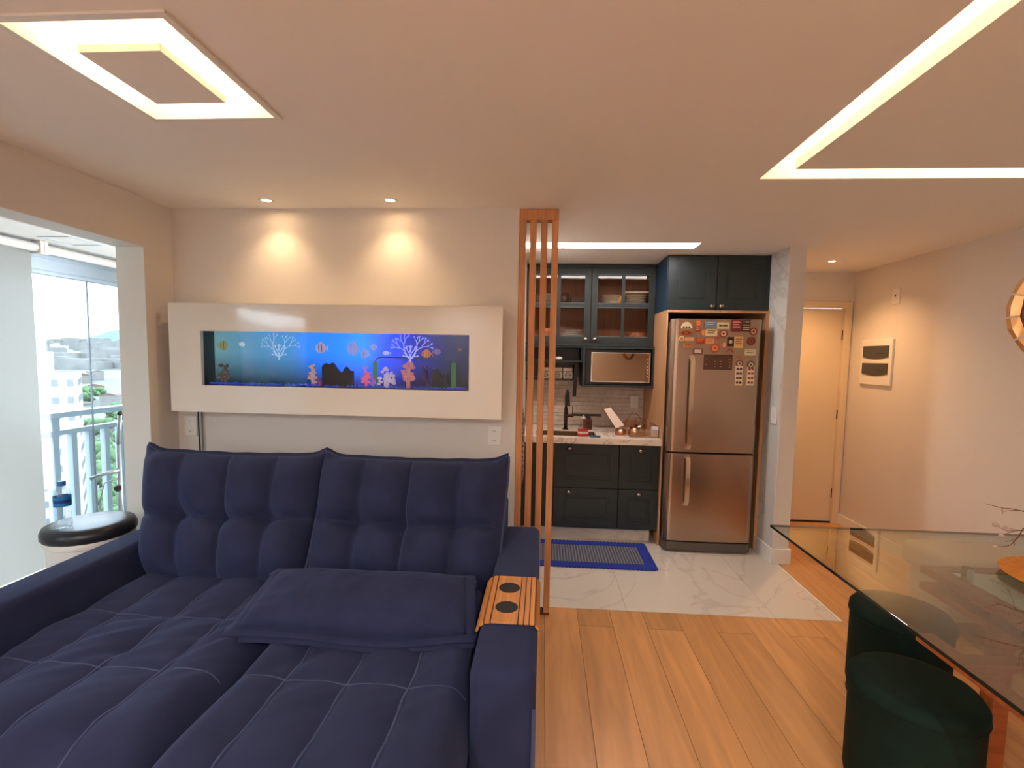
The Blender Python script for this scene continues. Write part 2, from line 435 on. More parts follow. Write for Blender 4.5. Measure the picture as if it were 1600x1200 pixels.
# ------------------------------------------------------------------ balcony: glazing, blinds, railing
t = thing('window_1', (-3.36, 1, 0), 'frameless balcony glazing', 'window'); t['kind'] = 'structure'
del t['category']
for y0, y1 in ((-2.2, -1.0), (-1.0, -.05), (-.05, .9), (.9, 1.75), (1.75, 2.55), (2.55, 3.35), (3.35, 3.9)):
    MB().box(-3.364, -3.356, y0 + .002, y1 - .002, .06, 2.06).build('pane', clear, t)
    MB().box(-3.366, -3.354, y1 - .0025, y1 + .0025, .06, 2.06).build('seal', mat('seal', (90, 100, 110), .5), t)
MB().box(-3.40, -3.33, -2.2, 3.9, 2.055, 2.08, .003).box(-3.39, -3.34, -2.2, 3.9, 2.08, 2.16).build('head_track', alu, t)
MB().box(-3.39, -3.33, -2.2, 3.9, -.01, .06, .003).build('sill_track', alu, t)
bw = MB(); bw.box(-3.5, -2.41, 3.9, 4.0, -.02, 2.25); bw.box(-3.5, -2.41, YF - .1, YF, -.02, 2.25)
struct(bw.build('wall_balcony', white_wall))
struct(MB().box(-3.5, -3.33, -2.2, 3.9, 2.16, 2.25).build('trim_5', alu))
ra = thing('railing', (-3.45, 1, -.02), 'white balcony railing toned as backlit, with square balusters outside the glazing', 'railing')
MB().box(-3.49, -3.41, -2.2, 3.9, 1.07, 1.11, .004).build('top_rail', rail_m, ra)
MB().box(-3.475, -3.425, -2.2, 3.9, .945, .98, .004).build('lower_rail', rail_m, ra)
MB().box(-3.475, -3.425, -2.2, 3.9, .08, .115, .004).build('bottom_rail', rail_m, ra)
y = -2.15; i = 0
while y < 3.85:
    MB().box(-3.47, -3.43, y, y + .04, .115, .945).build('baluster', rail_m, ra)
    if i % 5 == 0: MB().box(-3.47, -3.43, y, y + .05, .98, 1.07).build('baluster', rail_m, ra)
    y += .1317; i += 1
# roller blinds
bl_m = bpy.data.materials.new('blind_fabric'); bl_m.use_nodes = True
n = bl_m.node_tree.nodes; l = bl_m.node_tree.links; pb = n['Principled BSDF']; pb.inputs['Base Color'].default_value = (.50, .53, .52, 1); pb.inputs['Roughness'].default_value = .9
trl = n.new('ShaderNodeBsdfTranslucent'); trl.inputs[0].default_value = (.52, .56, .55, 1); mxs = n.new('ShaderNodeMixShader'); mxs.inputs[0].default_value = .30
l.new(pb.outputs[0], mxs.inputs[1]); l.new(trl.outputs[0], mxs.inputs[2]); l.new(mxs.outputs[0], n['Material Output'].inputs[0])
def blind(y0, y1, zb, label):
    t = thing('roller_blind', (-3.26, (y0 + y1) / 2, 2.22), label, 'blind')
    MB().cyl((-3.26, y0 + .01, 2.205), (-3.26, y1 - .01, 2.205), .028, seg=20).build('roller', plastic_w, t, 'auto')
    if zb < 2.1:
        MB().box(-3.287, -3.285, y0 + .02, y1 - .02, zb, 2.205).build('fabric', bl_m, t)
        MB().box(-3.293, -3.279, y0 + .02, y1 - .02, zb - .02, zb + .004, .003).build('bottom_bar', plastic_w, t)
    for yy in (y0, y1): MB().box(-3.295, -3.225, yy - .012, yy + .012, 2.165, 2.25, .004).build('bracket', plastic_w, t)
blind(.30, 2.93, .1, 'long white roller blind pulled down to the balcony floor at left')
blind(2.955, 3.86, 2.19, 'white roller blind rolled up above the clear balcony glass')
hm = MB().ring(-3.14, -2.93, 2.82, 3.05, -3.135, -2.935, 2.825, 3.045, 2.246, 2.25).build('trim_6', alu); struct(hm)
# metal pole with handle in the balcony corner
p_ = thing('metal_pole', (-2.95, 3.12, 0), 'grey metal pole with a side handle leaning at the balcony opening edge', 'pole')
MB().tube([(-2.99, 3.16, -.01), (-2.96, 3.13, .9)], .016, 12).build('tube', mat('grey_metal', (150, 156, 160), .35, .8), p_, True)
MB().tube([(-2.96, 3.13, .9), (-2.90, 3.09, 1.12)], .012, 12).build('upper_tube', MATS['grey_metal'], p_, True)
MB().sphere((-2.90, 3.09, 1.125), .017).build('tip', rubber, p_, True)
MB().tube([(-2.965, 3.13, .72), (-3.02, 3.06, .70), (-3.07, 3.02, .68)], .013, 10).build('handle', MATS['grey_metal'], p_, True)
MB().tube([(-2.965, 3.13, .66), (-3.02, 3.07, .64), (-3.04, 3.05, .5), (-3.03, 3.06, .25)], .006, 8).build('cable', MATS['grey_metal'], p_, True)
MB().cyl((-2.95, 3.10, .6), (-2.93, 3.08, .6), .022, seg=16).build('knob', rubber, p_, 'auto')
# round storage stool with padded lid, water bottle
c = Vector((-2.365, 2.315, 0))
s_ = thing('storage_stool', c, 'round white storage stool with a padded black lid behind the left sofa arm', 'stool')
MB().lathe([(0, 0), (.15, 0), (.158, .01), (.178, .56), (.186, .565), (.19, .58), (.186, .595), (.17, .595), (0, .595)], c, 40).build('tub', plastic_w, s_, 'auto')
MB().lathe([(0, .595), (.19, .595), (.197, .605), (.197, .63), (.188, .652), (.15, .662), (0, .665)], c, 40).build('padded_lid', mat('black_vinyl', (34, 34, 40), .35), s_, True)
bc = Vector((-2.395, 2.205, .664))
w_ = thing('water_bottle', bc, 'clear plastic water bottle with blue cap and blue label on the black lid', 'bottle')
k = 1.0
MB().lathe([(0, .0), (.028, 0), (.034, .008), (.035, .03), (.032, .05), (.035, .07), (.0325, .09), (.035, .11), (.035, .165), (.03, .19), (.016, .212), (.014, .222), (0, .222)], bc, 28).build('body', glass('bottle_plastic', (.93, .96, .97), .06, .05), w_, True)
MB().lathe([(.0356, .112), (.0358, .162)], bc, 28).build('label_band', mat('label_blue', (30, 120, 190), .4), w_, True)
MB().lathe([(.0359, .13), (.0361, .146)], bc, 28).build('label_stripe', mat('label_navy', (20, 60, 130), .4), w_, True)
MB().lathe([(.0165, .214), (.0165, .234), (.014, .237), (0, .237)], bc, 24).build('cap', mat('cap_blue', (40, 110, 180), .4), w_, 'auto')

# ------------------------------------------------------------------ aquarium on the wall
q = thing('wall_aquarium', (-1.2, 2.73, 1.21), 'long white lacquered wall aquarium glowing blue above the sofa', 'aquarium')
MB().ringy(-2.172, -.232, 1.208, 1.838, -1.982, -.417, 1.365, 1.678, 2.655, 2.68).build('front_frame', lacquer, q)
bx_ = MB(); bx_.ringy(-2.14, -.236, 1.215, 1.832, -1.995, -.405, 1.352, 1.69, 2.68, 2.80)
bx_.build('housing', lacquer, q)
MB().ringy(-1.996, -.404, 1.351, 1.691, -1.982, -.417, 1.365, 1.678, 2.6805, 2.69).build('inner_bezel', black_m, q)
inn = MB(); inn.box(-1.995, -1.99, 2.69, 2.79, 1.352, 1.69); inn.box(-.41, -.405, 2.69, 2.79, 1.352, 1.69); inn.box(-1.99, -.41, 2.69, 2.79, 1.685, 1.69)
inn.build('tank_sides', black_m, q)
MB().box(-1.982, -.417, 2.672, 2.676, 1.365, 1.678).build('front_pane', tank_glass, q)
# glowing water backdrop
wm = bpy.data.materials.new('blue_backlight'); wm.use_nodes = True; n = wm.node_tree.nodes; l = wm.node_tree.links; n.remove(n['Principled BSDF'])
tcx = n.new('ShaderNodeTexCoord'); sp = n.new('ShaderNodeSeparateXYZ'); l.new(tcx.outputs['Generated'], sp.inputs[0])
r1 = n.new('ShaderNodeValToRGB'); e = r1.color_ramp.elements
e[0].position = 0; e[0].color = (.05, .10, .10, 1); e[1].position = 1; e[1].color = (.004, .006, .02, 1)
for p, c_ in ((.30, (.02, .10, .22)), (.46, (.008, .10, .62)), (.58, (.01, .13, 1.0)), (.66, (.006, .04, .62)), (.78, (.004, .01, .14)), (.9, (.003, .006, .03))):
    k_ = e.new(p); k_.color = (*c_, 1)
l.new(sp.outputs['X'], r1.inputs[0])
r2 = n.new('ShaderNodeValToRGB'); r2.color_ramp.elements[0].color = (.1, .1, .1, 1); r2.color_ramp.elements[0].position = .1; r2.color_ramp.elements[1].position = .62
l.new(sp.outputs['Z'], r2.inputs[0])
mxc = n.new('ShaderNodeMix'); mxc.data_type = 'RGBA'; mxc.blend_type = 'MULTIPLY'; mxc.inputs['Factor'].default_value = 1
l.new(r1.outputs[0], mxc.inputs['A']); l.new(r2.outputs[0], mxc.inputs['B'])
em = n.new('ShaderNodeEmission'); em.inputs[1].default_value = .42; l.new(mxc.outputs['Result'], em.inputs[0]); l.new(em.outputs[0], n['Material Output'].inputs[0])
MB().box(-1.99, -.41, 2.785, 2.79, 1.352, 1.69).build('backlight_panel', wm, q)
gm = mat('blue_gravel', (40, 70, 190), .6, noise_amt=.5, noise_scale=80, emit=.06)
MB().box(-1.99, -.41, 2.69, 2.785, 1.352, 1.368).build('tank_bed', mat('tank_bed', (14, 22, 60), .7), q)
gb = MB()
for i in range(420):
    x = random.uniform(-1.97, -.43); gb.sphere((x, random.uniform(2.70, 2.775), 1.369 + random.uniform(0, .008)), random.uniform(.004, .008), (1, 1, .8), 5, 4)
stuff(gb.build('gravel', gm, q))
# green rounded arch inside the tank
ga = [(-.985, 2.75, 1.37), (-.985, 2.75, 1.52), (-.975, 2.75, 1.537), (-.955, 2.75, 1.545), (-.56, 2.75, 1.545), (-.535, 2.75, 1.537), (-.522, 2.75, 1.52), (-.522, 2.75, 1.37)]
gg = thing('green_arch', (-.75, 2.75, 1.37), 'green arch outline inside the aquarium', 'tank ornament')
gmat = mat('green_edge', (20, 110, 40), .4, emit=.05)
for s0, s1, w in ((0, 1, .012), (6, 7, .014)):
    MB().box(ga[s0][0] - w, ga[s0][0] + w, 2.747, 2.753, 1.37, 1.52).build('green_post', gmat, gg)
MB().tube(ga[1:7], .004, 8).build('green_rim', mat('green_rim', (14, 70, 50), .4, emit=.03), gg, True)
def fishy(u, v, L, hgt, rgb, stripes, label, Y=2.72, facing=-1, glow=.09):
    p = at(u, v, Y); nm = 'fish'
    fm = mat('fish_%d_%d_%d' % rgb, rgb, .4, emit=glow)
    t = thing('tropical_fish', p, label, 'fish', 'fish in the aquarium')
    b = MB(); b.sphere(p, 1, (L * .42, .006, hgt * .5), 16, 12); b.build('body', fm, t, True)
    b = MB(); s = -facing
    b.prism([(p.x + s * L * .38, p.y - .001, p.z), (p.x + s * L * .62, p.y - .001, p.z + hgt * .34), (p.x + s * L * .56, p.y - .001, p.z), (p.x + s * L * .62, p.y - .001, p.z - hgt * .34)], (0, .002, 0)); b.build('tail_fin', fm, t)
    b = MB(); b.prism([(p.x - L * .2, p.y - .001, p.z + hgt * .42), (p.x + s * L * .05, p.y - .001, p.z + hgt * .66), (p.x + s * L * .3, p.y - .001, p.z + hgt * .36)], (0, .002, 0)); b.build('dorsal_fin', fm, t)
    for k in range(stripes):
        xx = (k - (stripes - 1) / 2) * L * .24 + (facing * L * .1 if stripes == 1 else 0)
        hz = hgt * .5 * math.sqrt(max(.05, 1 - (xx / (L * .42)) ** 2))
        MB().sphere((p.x + xx, p.y - .0012, p.z), 1, (L * .035, .0062, hz), 10, 8).build('stripe', mat('fish_stripe', (14, 16, 34), .5), t, True)
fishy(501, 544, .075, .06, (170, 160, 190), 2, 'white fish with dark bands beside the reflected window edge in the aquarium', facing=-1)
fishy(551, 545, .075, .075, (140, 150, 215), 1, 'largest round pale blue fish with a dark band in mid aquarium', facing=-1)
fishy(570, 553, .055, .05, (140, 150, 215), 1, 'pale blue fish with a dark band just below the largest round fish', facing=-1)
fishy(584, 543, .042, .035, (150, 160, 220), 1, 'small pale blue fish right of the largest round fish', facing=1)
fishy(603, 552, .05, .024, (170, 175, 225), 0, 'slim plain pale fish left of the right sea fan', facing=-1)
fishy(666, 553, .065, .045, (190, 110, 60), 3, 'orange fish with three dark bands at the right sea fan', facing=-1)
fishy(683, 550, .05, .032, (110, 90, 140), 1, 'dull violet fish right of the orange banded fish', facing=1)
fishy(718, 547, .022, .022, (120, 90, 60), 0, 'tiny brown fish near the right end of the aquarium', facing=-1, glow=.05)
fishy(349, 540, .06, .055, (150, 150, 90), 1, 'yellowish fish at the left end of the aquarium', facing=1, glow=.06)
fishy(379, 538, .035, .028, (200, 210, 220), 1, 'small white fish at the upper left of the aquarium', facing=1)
def seafan(u, v, Hh, Wd, label, mt):
    base = at(u, v, 2.73); b = MB(); t = thing('sea_fan', base, label, 'coral', 'sea fans in the aquarium')
    rnd = random.Random(3)
    def br(p, a, L, r, d):
        e_ = p + Vector((math.sin(a) * L, 0, math.cos(a) * L)); m_ = (p + e_) / 2 + Vector((math.cos(a), 0, -math.sin(a))) * L * .06 * rnd.choice((-1, 1))
        b.tube([p, m_, e_], r, 6, r * .8)
        if d == 0: return
        for da in ((-.42, .38) if d > 1 else (-.35, .1, .45)):
            br(e_, a + da + rnd.uniform(-.1, .1), L * rnd.uniform(.66, .8), r * .78, d - 1)
    s = Hh
    b.tube([base, base + Vector((0, 0, s * .12))], .004, 6, .0035)
    for a, L, d in ((-.62, .3, 4), (.62, .3, 4), (-.95, .13, 2), (.95, .13, 2), (-.2, .2, 2), (.2, .2, 2)):
        br(base + Vector((0, 0, s * .1)), a, s * L, .0034, d)
    zmax = max(v.co.z for v in b.bm.verts); xs_ = [v.co.x for v in b.bm.verts]
    for vv in b.bm.verts:
        vv.co.z = base.z + (vv.co.z - base.z) * Hh / (zmax - base.z); vv.co.x = base.x + (vv.co.x - base.x) * Wd / (max(xs_) - min(xs_))
    b.build('branches', mt, t, True)
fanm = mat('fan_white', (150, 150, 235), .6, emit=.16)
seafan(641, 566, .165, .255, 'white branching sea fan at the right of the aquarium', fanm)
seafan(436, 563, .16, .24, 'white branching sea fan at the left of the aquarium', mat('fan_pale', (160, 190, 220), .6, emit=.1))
def coral(u, v, w, h, rgb, label, glow=.07, seed=1):
    p = at(u, v, 2.745); zb = 1.369; b = MB(); rnd = random.Random(seed)
    for i in range(26):
        a = rnd.uniform(-1, 1); hh = rnd.uniform(.3, 1) * math.sqrt(1 - a * a * .8)
        r = rnd.uniform(.08, .16) * h
        b.sphere((p.x + a * w * .42, 2.745 + rnd.uniform(-.02, .015), zb + hh * (p.z + h / 2 - zb - r)), r, (1.1, .7, .8), 7, 5)
    b.box(p.x - w * .12, p.x + w * .12, 2.735, 2.755, zb - .001, p.z)
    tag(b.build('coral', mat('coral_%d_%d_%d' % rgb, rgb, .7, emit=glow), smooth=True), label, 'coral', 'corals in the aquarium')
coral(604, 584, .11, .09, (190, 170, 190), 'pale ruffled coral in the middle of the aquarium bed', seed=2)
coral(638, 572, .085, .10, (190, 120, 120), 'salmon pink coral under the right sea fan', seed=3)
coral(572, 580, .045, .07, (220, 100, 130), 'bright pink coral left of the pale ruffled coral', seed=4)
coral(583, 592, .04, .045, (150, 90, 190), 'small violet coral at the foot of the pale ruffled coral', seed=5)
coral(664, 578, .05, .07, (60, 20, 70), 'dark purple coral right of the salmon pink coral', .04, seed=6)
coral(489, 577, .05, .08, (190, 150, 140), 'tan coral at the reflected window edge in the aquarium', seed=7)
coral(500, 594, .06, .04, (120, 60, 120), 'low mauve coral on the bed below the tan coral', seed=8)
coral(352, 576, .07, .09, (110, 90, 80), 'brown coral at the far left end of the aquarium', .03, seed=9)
def rockf(u0, u1, v0, label, seed):
    a, b_ = at(u0, 600, 2.755), at(u1, 600, 2.755); top = at(u0, v0, 2.755).z; rnd = random.Random(seed); b = MB(); n_ = 9
    pts = [(a.x, 2.77, 1.369)]
    for i in range(n_ + 1): pts.append((a.x + (b_.x - a.x) * i / n_, 2.77, 1.40 + (top - 1.40) * rnd.uniform(.55, 1) * (1 if i < 4 else .7)))
    pts.append((b_.x, 2.77, 1.369)); b.prism(pts, (0, -.03, 0))
    tag(b.build('rock', mat('dark_rock', (12, 14, 18), .8)), label, 'rock', 'rocks in the aquarium')
rockf(505, 552, 560, 'jagged black rock left of the pink coral', 3)
rockf(676, 696, 575, 'low black rock behind the green arch at right', 5)
# switches below
def socket(x0, x1, z0, z1, y, label, kind='outlet', slots=2):
    t = thing('wall_socket', ((x0 + x1) / 2, y, z0), label, 'socket')
    MB().box(x0, x1, y - .009, y, z0, z1, .003).build('plate', plastic_w, t)
    n_ = slots; hh = (z1 - z0) / (n_ + .6)
    for i in range(n_):
        zc = z0 + (z1 - z0) * (i + .5 + .15 * (1 if i else -1) * 0) / n_
        MB().box(x0 + (x1 - x0) * .22, x1 - (x1 - x0) * .22, y - .0115, y - .009, zc - hh * .3, zc + hh * .3, .001).build('insert', plastic_w, t)
        for dx in (-.006, 0, .006): MB().cyl(((x0 + x1) / 2 + dx, y - .0125, zc - (.002 if dx == 0 else 0)), ((x0 + x1) / 2 + dx, y - .0112, zc - (.002 if dx == 0 else 0)), .0022, seg=8).build('pin_hole', outlet_dark, t)
socket(-.322, -.242, 1.035, 1.152, YB, 'white double wall socket below the right end of the aquarium')
socket(-2.205, -2.125, 1.04, 1.165, YB, 'white wall socket behind hanging cables below the left end of the aquarium')
for k, dx in enumerate((0, .022)):
    tag(MB().tube([(-2.105 + dx, 2.783, 1.23), (-2.107 + dx, 2.785, 1.1), (-2.103 + dx, 2.786, .9), (-2.10 + dx, 2.786, .6)], .0042, 8).build('power_cable', rubber if k == 0 else mat('grey_cable', (120, 116, 112), .6), smooth=True),
        ('black cable', 'grey cable')[k] + ' hanging from the left end of the aquarium', 'cable')

# ------------------------------------------------------------------ sofa
sofa = thing('sofa', (-1.065, 1.8, 0), 'navy blue suede two seat sofa with tufted back cushions', 'sofa')
MB().box(-1.95, -.2, 1.25, 2.6, .05, .27, .02).build('base', navy, sofa, 'auto')
MB().box(-1.97, -.18, 2.42, 2.66, .1, .80, .04, 3).build('back_frame', navy, sofa, 'auto')
def arm(x0, x1, y0, y1):
    b = MB(); b.box(x0, x1, y0, y1, .06, .62, .035, 4); return b.build('arm', navy, sofa, 'auto')
arm(-.205, 0, 1.36, 2.62)
arm(-2.135, -1.955, 1.05, 2.62)
for x in (-.15, -2.05):
    for y in (1.15 if x < -1 else 1.5, 2.5): MB().cyl((x, y, 0), (x, y, .07), .022, .026, 14).build('foot', rubber, sofa, 'auto')
MB().box(-.012, -.001 + .002, 1.358, 1.37, .1, .5).build('arm_welt', navy_dark, sofa)
def edge(t, p, r):
    d = min(t, 1 - t) / r
    return 1. if d >= 1 else (1 - (1 - d) ** p) ** (1 / p)
def puff(t, cuts):
    for a, b in zip(cuts, cuts[1:]):
        if a <= t <= b + 1e-9:
            f = (t - a) / (b - a); return math.sin(math.pi * f) ** .55 if 0 < f < 1 else 0
    return 0
def seat(x0, x1, y0, y1, rows, seed):
    cu = [0] + [.245, .495, .745] + [1]; cv = [0] + [(r - y0) / (y1 - y0) for r in rows] + [1]
    def z_at(u, v):
        ex = edge(u, 2.3, .12); ey = edge(v, 2.2, .17 if v < .5 else .08)
        x = x0 + (x1 - x0) * u; y = y0 + (y1 - y0) * v
        pu, pv = puff(u, cu), puff(v, cv)
        h = .155 * ex * ey + .03 * (pu * (.45 + .55 * pv)) * ex * ey
        wr = noise.noise(Vector((x * 5 + seed, y * 14 - x * 9, 0))) * .016 * math.exp(-((v - .5) / .2) ** 2) * (1 if seed == 1 else .5)
        wr += noise.noise(Vector((x * 3, y * 3, seed))) * .010
        # body hollow
        h -= .018 * math.exp(-((u - .5) / .3) ** 2 - ((v - .55) / .3) ** 2)
        return h + wr * ex * ey
    def top(u, v):
        return Vector((x0 + (x1 - x0) * u, y0 + (y1 - y0) * v, .315 + z_at(u, v)))
    def bot(u, v): return Vector((x0 + (x1 - x0) * u, y0 + (y1 - y0) * v, .26))
    b = MB(); b.grid(top, 88, 100, bot)
    o = b.build('seat_cushion', navy, sofa, True)
    for k in cu[1:-1]:
        MB().tube([top(k + .004 * math.sin(j * .5), .012 + j * .976 / 60) + Vector((0, 0, .0015)) for j in range(61)], .0045, 6).build('seam', navy_dark, o, True)
    for k in cv[1:-1]:
        MB().tube([top(.03 + j * .94 / 50, k) + Vector((0, 0, .001)) for j in range(51)], .003, 6).build('seam', navy_dark, o, True)
    # vertical front boxing
    MB().box(x0 + .03, x1 - .03, y0 + .012, y0 + .1, .1, .33, .02, 3).build('front_panel', navy, o, 'auto')
seat(-1.955, -1.045, 1.07, 2.2, (1.48, 1.80), 1)
seat(-1.045, -.207, .96, 2.2, (1.475, 1.80), 5)
def back(xl0, xr0, xl1, xr1, seed):
    """tufted back cushion: x range at the bottom and at the top"""
    P0, P1 = Vector((0, 2.15, .455)), Vector((0, 2.44, 1.015)); up = (P1 - P0); nrm = Vector((0, -up.z, up.y)).normalized()
    cu = [0, .245, .5, .755, 1]; cv = [0, .47, 1]
    def mid(u, v):
        e_ = (.03 * math.exp(-(u / .045) ** 2) + .03 * math.exp(-((1 - u) / .045) ** 2)) * v ** 5          # pointed top corners
        x = (xl0 + (xl1 - xl0) * v) * (1 - u) + (xr0 + (xr1 - xr0) * v) * u
        p = P0 + up * v; ins = .03 * (1 - edge(v, 2, .2)) * (1 if v < .5 else .2)
        return Vector((x + ins * (1 - 2 * u), p.y, p.z + e_ - .012 * math.sin(math.pi * u) * v))
    def th(u, v):
        ex = edge(u, 2.2, .16); ey = edge(v, 2.2, .22)
        h = .085 * ex * ey + .07 * puff(u, cu) * ex * ey * (.45 + .55 * puff(v, cv)) - .02 * ex * ey
        tuft = 0
        for k in (0.245, .5, .755): tuft += math.exp(-((u - k) / .07) ** 2 - ((v - .47) / .09) ** 2)
        crease = math.exp(-((v - .47) / .035) ** 2) * edge(u, 2, .2)
        x = u * .95
        wr = noise.noise(Vector((x * 6 + seed * 3, v * 4, seed))) * .014 + noise.noise(Vector((x * 22 + v * 9, v * 7, seed))) * .004
        if v > .72: wr += .010 * math.sin((u * 46 + v * 10)) * ((v - .72) / .28) ** 1 * (noise.noise(Vector((u * 5, seed, 1))) + .4)
        return max(.0, h - .04 * tuft * ex - .03 * crease * ey + wr * ex * ey)
    def fr(u, v): return mid(u, v) + nrm * th(u, v)
    def bk(u, v): return mid(u, v) - nrm * .09 * edge(u, 2.2, .2) * edge(v, 2.2, .2)
    b = MB(); b.grid(fr, 96, 64, bk)
    o = b.build('back_cushion', navy, sofa, True)
    for k in cu[1:-1]:
        MB().tube([fr(k, .02 + j * .96 / 60) + nrm * .0015 for j in range(61)], .0046, 6).build('seam', navy_dark, o, True)
    # flanged top edge
    pts = [mid(i / 40, 1) for i in range(41)]
    b = MB()
    for i in range(40):
        a, c_ = pts[i], pts[i + 1]; w0 = .02 + .0015 * math.sin(i * .9); w1 = .02 + .0015 * math.sin((i + 1) * .9)
        va = [b.bm.verts.new(p) for p in (a + nrm * .006, c_ + nrm * .006, c_ + up.normalized() * w1 + nrm * .006, a + up.normalized() * w0 + nrm * .006)]
        vb = [b.bm.verts.new(p) for p in (a - nrm * .006, c_ - nrm * .006, c_ + up.normalized() * w1 - nrm * .006, a + up.normalized() * w0 - nrm * .006)]
        b.bm.faces.new(va); b.bm.faces.new(vb[::-1]); b.bm.faces.new((va[3], va[2], vb[2], vb[3]))
        if i == 0: b.bm.faces.new((va[0], va[3], vb[3], vb[0]))
        if i == 39: b.bm.faces.new((va[2], va[1], vb[1], vb[2]))
    bmesh.ops.remove_doubles(b.bm, verts=b.bm.verts, dist=.0002)
    b.build('flange', navy, o, True)
    MB().tube([p + nrm * .008 for p in pts], .004, 6).build('piping', navy_dark, o, True)
    for uu in (0, 1):
        MB().tube([mid(uu, .05 + j * .95 / 30) for j in range(31)], .008, 6).build('piping', navy_dark, o, True)
back(-1.93, -1.13, -2.14, -1.13, 2)
back(-1.11, -.20, -1.15, -.165, 6)
# lumbar pillow
pl = thing('lumbar_pillow', (-.72, 1.83, .47), 'navy lumbar pillow with flanged edge lying on the right sofa seat', 'pillow')
PA, PB = Vector((-1.14, 1.655, .515)), Vector((-.265, 1.69, .515))
def pmid(u, v):
    b0 = PA + (PB - PA) * u; q0 = Vector((-1.12, 1.955, .615)); q1 = Vector((-.31, 1.96, .62))
    t0 = q0 + (q1 - q0) * u; p = b0 + (t0 - b0) * v
    p.z += .012 * math.sin(u * 7) * (1 - v) ; p.y -= .018 * (math.sin(math.pi * u) - .6) * (1 - v)
    return p
pn = Vector((0, -.45, .89))
def pth(u, v): return .085 * edge(u, 2, .3) * edge(v, 2, .42) + (noise.noise(Vector((u * 7, v * 3, 3))) * .008 + noise.noise(Vector((u * 18, v * 12, 7))) * .005) * edge(u, 2, .2) * edge(v, 2, .2)
MB().grid(lambda u, v: pmid(u, v) + pn * pth(u, v), 64, 32, lambda u, v: pmid(u, v) - pn * .05 * edge(u, 2, .3) * edge(v, 2, .42)).build('body', navy, pl, True)
def flange(dz, seed, name):
    b = MB(); n_ = 80; ringp = []
    for i in range(n_):
        s = i / n_ * 4
        if s < 1: uv = (s, 0)
        elif s < 2: uv = (1, s - 1)
        elif s < 3: uv = (3 - s, 1)
        else: uv = (0, 4 - s)
        p = pmid(*uv); cpt = pmid(.5, .5); d = Vector(((uv[0] - .5) * 2, (uv[1] - .5) * 1.2, 0))
        d = Vector((round(d.x) if abs(d.x) > .97 else 0, round(d.y / .6) if abs(d.y) > .58 else 0, 0))
        if d.length: d.normalize()
        corner = 1.3 if (abs(uv[0] - .5) > .46 and abs(uv[1] - .5) > .42) else 1
        out = p + Vector((d.x * .036 * corner, d.y * .034 * corner, -.006 + dz + .006 * noise.noise(Vector((i * .35, seed, 0)))))
        ringp.append((p + Vector((0, 0, dz * .3)), out))
    for i in range(n_):
        a, o1 = ringp[i]; c_, o2 = ringp[(i + 1) % n_]
        tk = Vector((0, 0, .006))
        va = [b.bm.verts.new(x) for x in (a, c_, o2, o1)]; vb = [b.bm.verts.new(x - tk) for x in (a, c_, o2, o1)]
        b.bm.faces.new(va); b.bm.faces.new(vb[::-1]); b.bm.faces.new((va[3], va[2], vb[2], vb[3]))
    bmesh.ops.remove_doubles(b.bm, verts=b.bm.verts, dist=.0002)
    b.build(name, navy, pl, True)
flange(.0, 1, 'upper_flange'); flange(-.022, 4, 'lower_flange')
# wooden arm tray
tr = thing('arm_tray', (-.1, 1.78, .62), 'slatted wooden tray with two black cup pads draped over the right sofa arm', 'tray')
zt = .623; y0, y1 = 1.61, 1.965
def slat(x0, x1, z0=zt, z1=zt + .008): MB().box(x0, x1, y0, y1, z0, z1, .0015).build('slat', tray_m, tr)
slat(-.166, -.072)
for x0 in (-.069, -.049, -.029): slat(x0, x0 + .0175)
def side(ax_, az, bx2, bz):                   # a slat on the rounded shoulder or the side of the arm
    d = Vector((bx2 - ax_, 0, bz - az)).normalized(); nn = Vector((-d.z, 0, d.x)) if bx2 > ax_ else Vector((d.z, 0, -d.x))
    if bx2 > ax_: nn = Vector((-d.z, 0, d.x))
    else: nn = Vector((d.z, 0, -d.x))
    if nn.z < 0: nn = -nn
    o_ = [(ax_, y0, az), (bx2, y0, bz), (bx2 + nn.x * .008, y0, bz + nn.z * .008), (ax_ + nn.x * .008, y0, az + nn.z * .008)]
    MB().prism(o_, (0, y1 - y0, 0)).build('slat', tray_m, tr)
side(-.010, zt - .004, .001, zt - .018)
side(-.169, zt, -.187, zt - .003); side(-.19, zt - .005, -.204, zt - .014); side(-.206, zt - .017, -.213, zt - .034)
for k in range(2): MB().box(.0015, .0075, y0, y1, .485 + k * .06, .485 + k * .06 + .057).build('slat', tray_m, tr)
MB().box(.001, .0015, y0, y1, .48, .604).build('backing_cloth', rubber, tr)
for yy in (1.712, 1.862): MB().lathe([(0, .0085), (.042, .0085), (.044, .0065), (.044, .004)], (-.117, yy, zt), 36).build('cup_pad', rubber, tr, 'auto')

# ------------------------------------------------------------------ slatted divider
dv = thing('slat_divider', (-.04, 2.83, 0), 'vertical wooden slat divider between the aquarium wall and the kitchen', 'divider')
MB().box(-.156, .068, 2.805, 2.87, 2.345, 2.408, .002).build('header', slat_m, dv)
for x in (-.156, -.0945, -.032, .031): MB().box(x, x + .037, 2.805, 2.865, 0.012, 2.345, .002).build('slat', slat_m, dv)
MB().box(-.156, .068, 2.805, 2.87, 0, .012, .002).build('floor_plate', mat('dark_wood', (90, 42, 24), .5), dv)

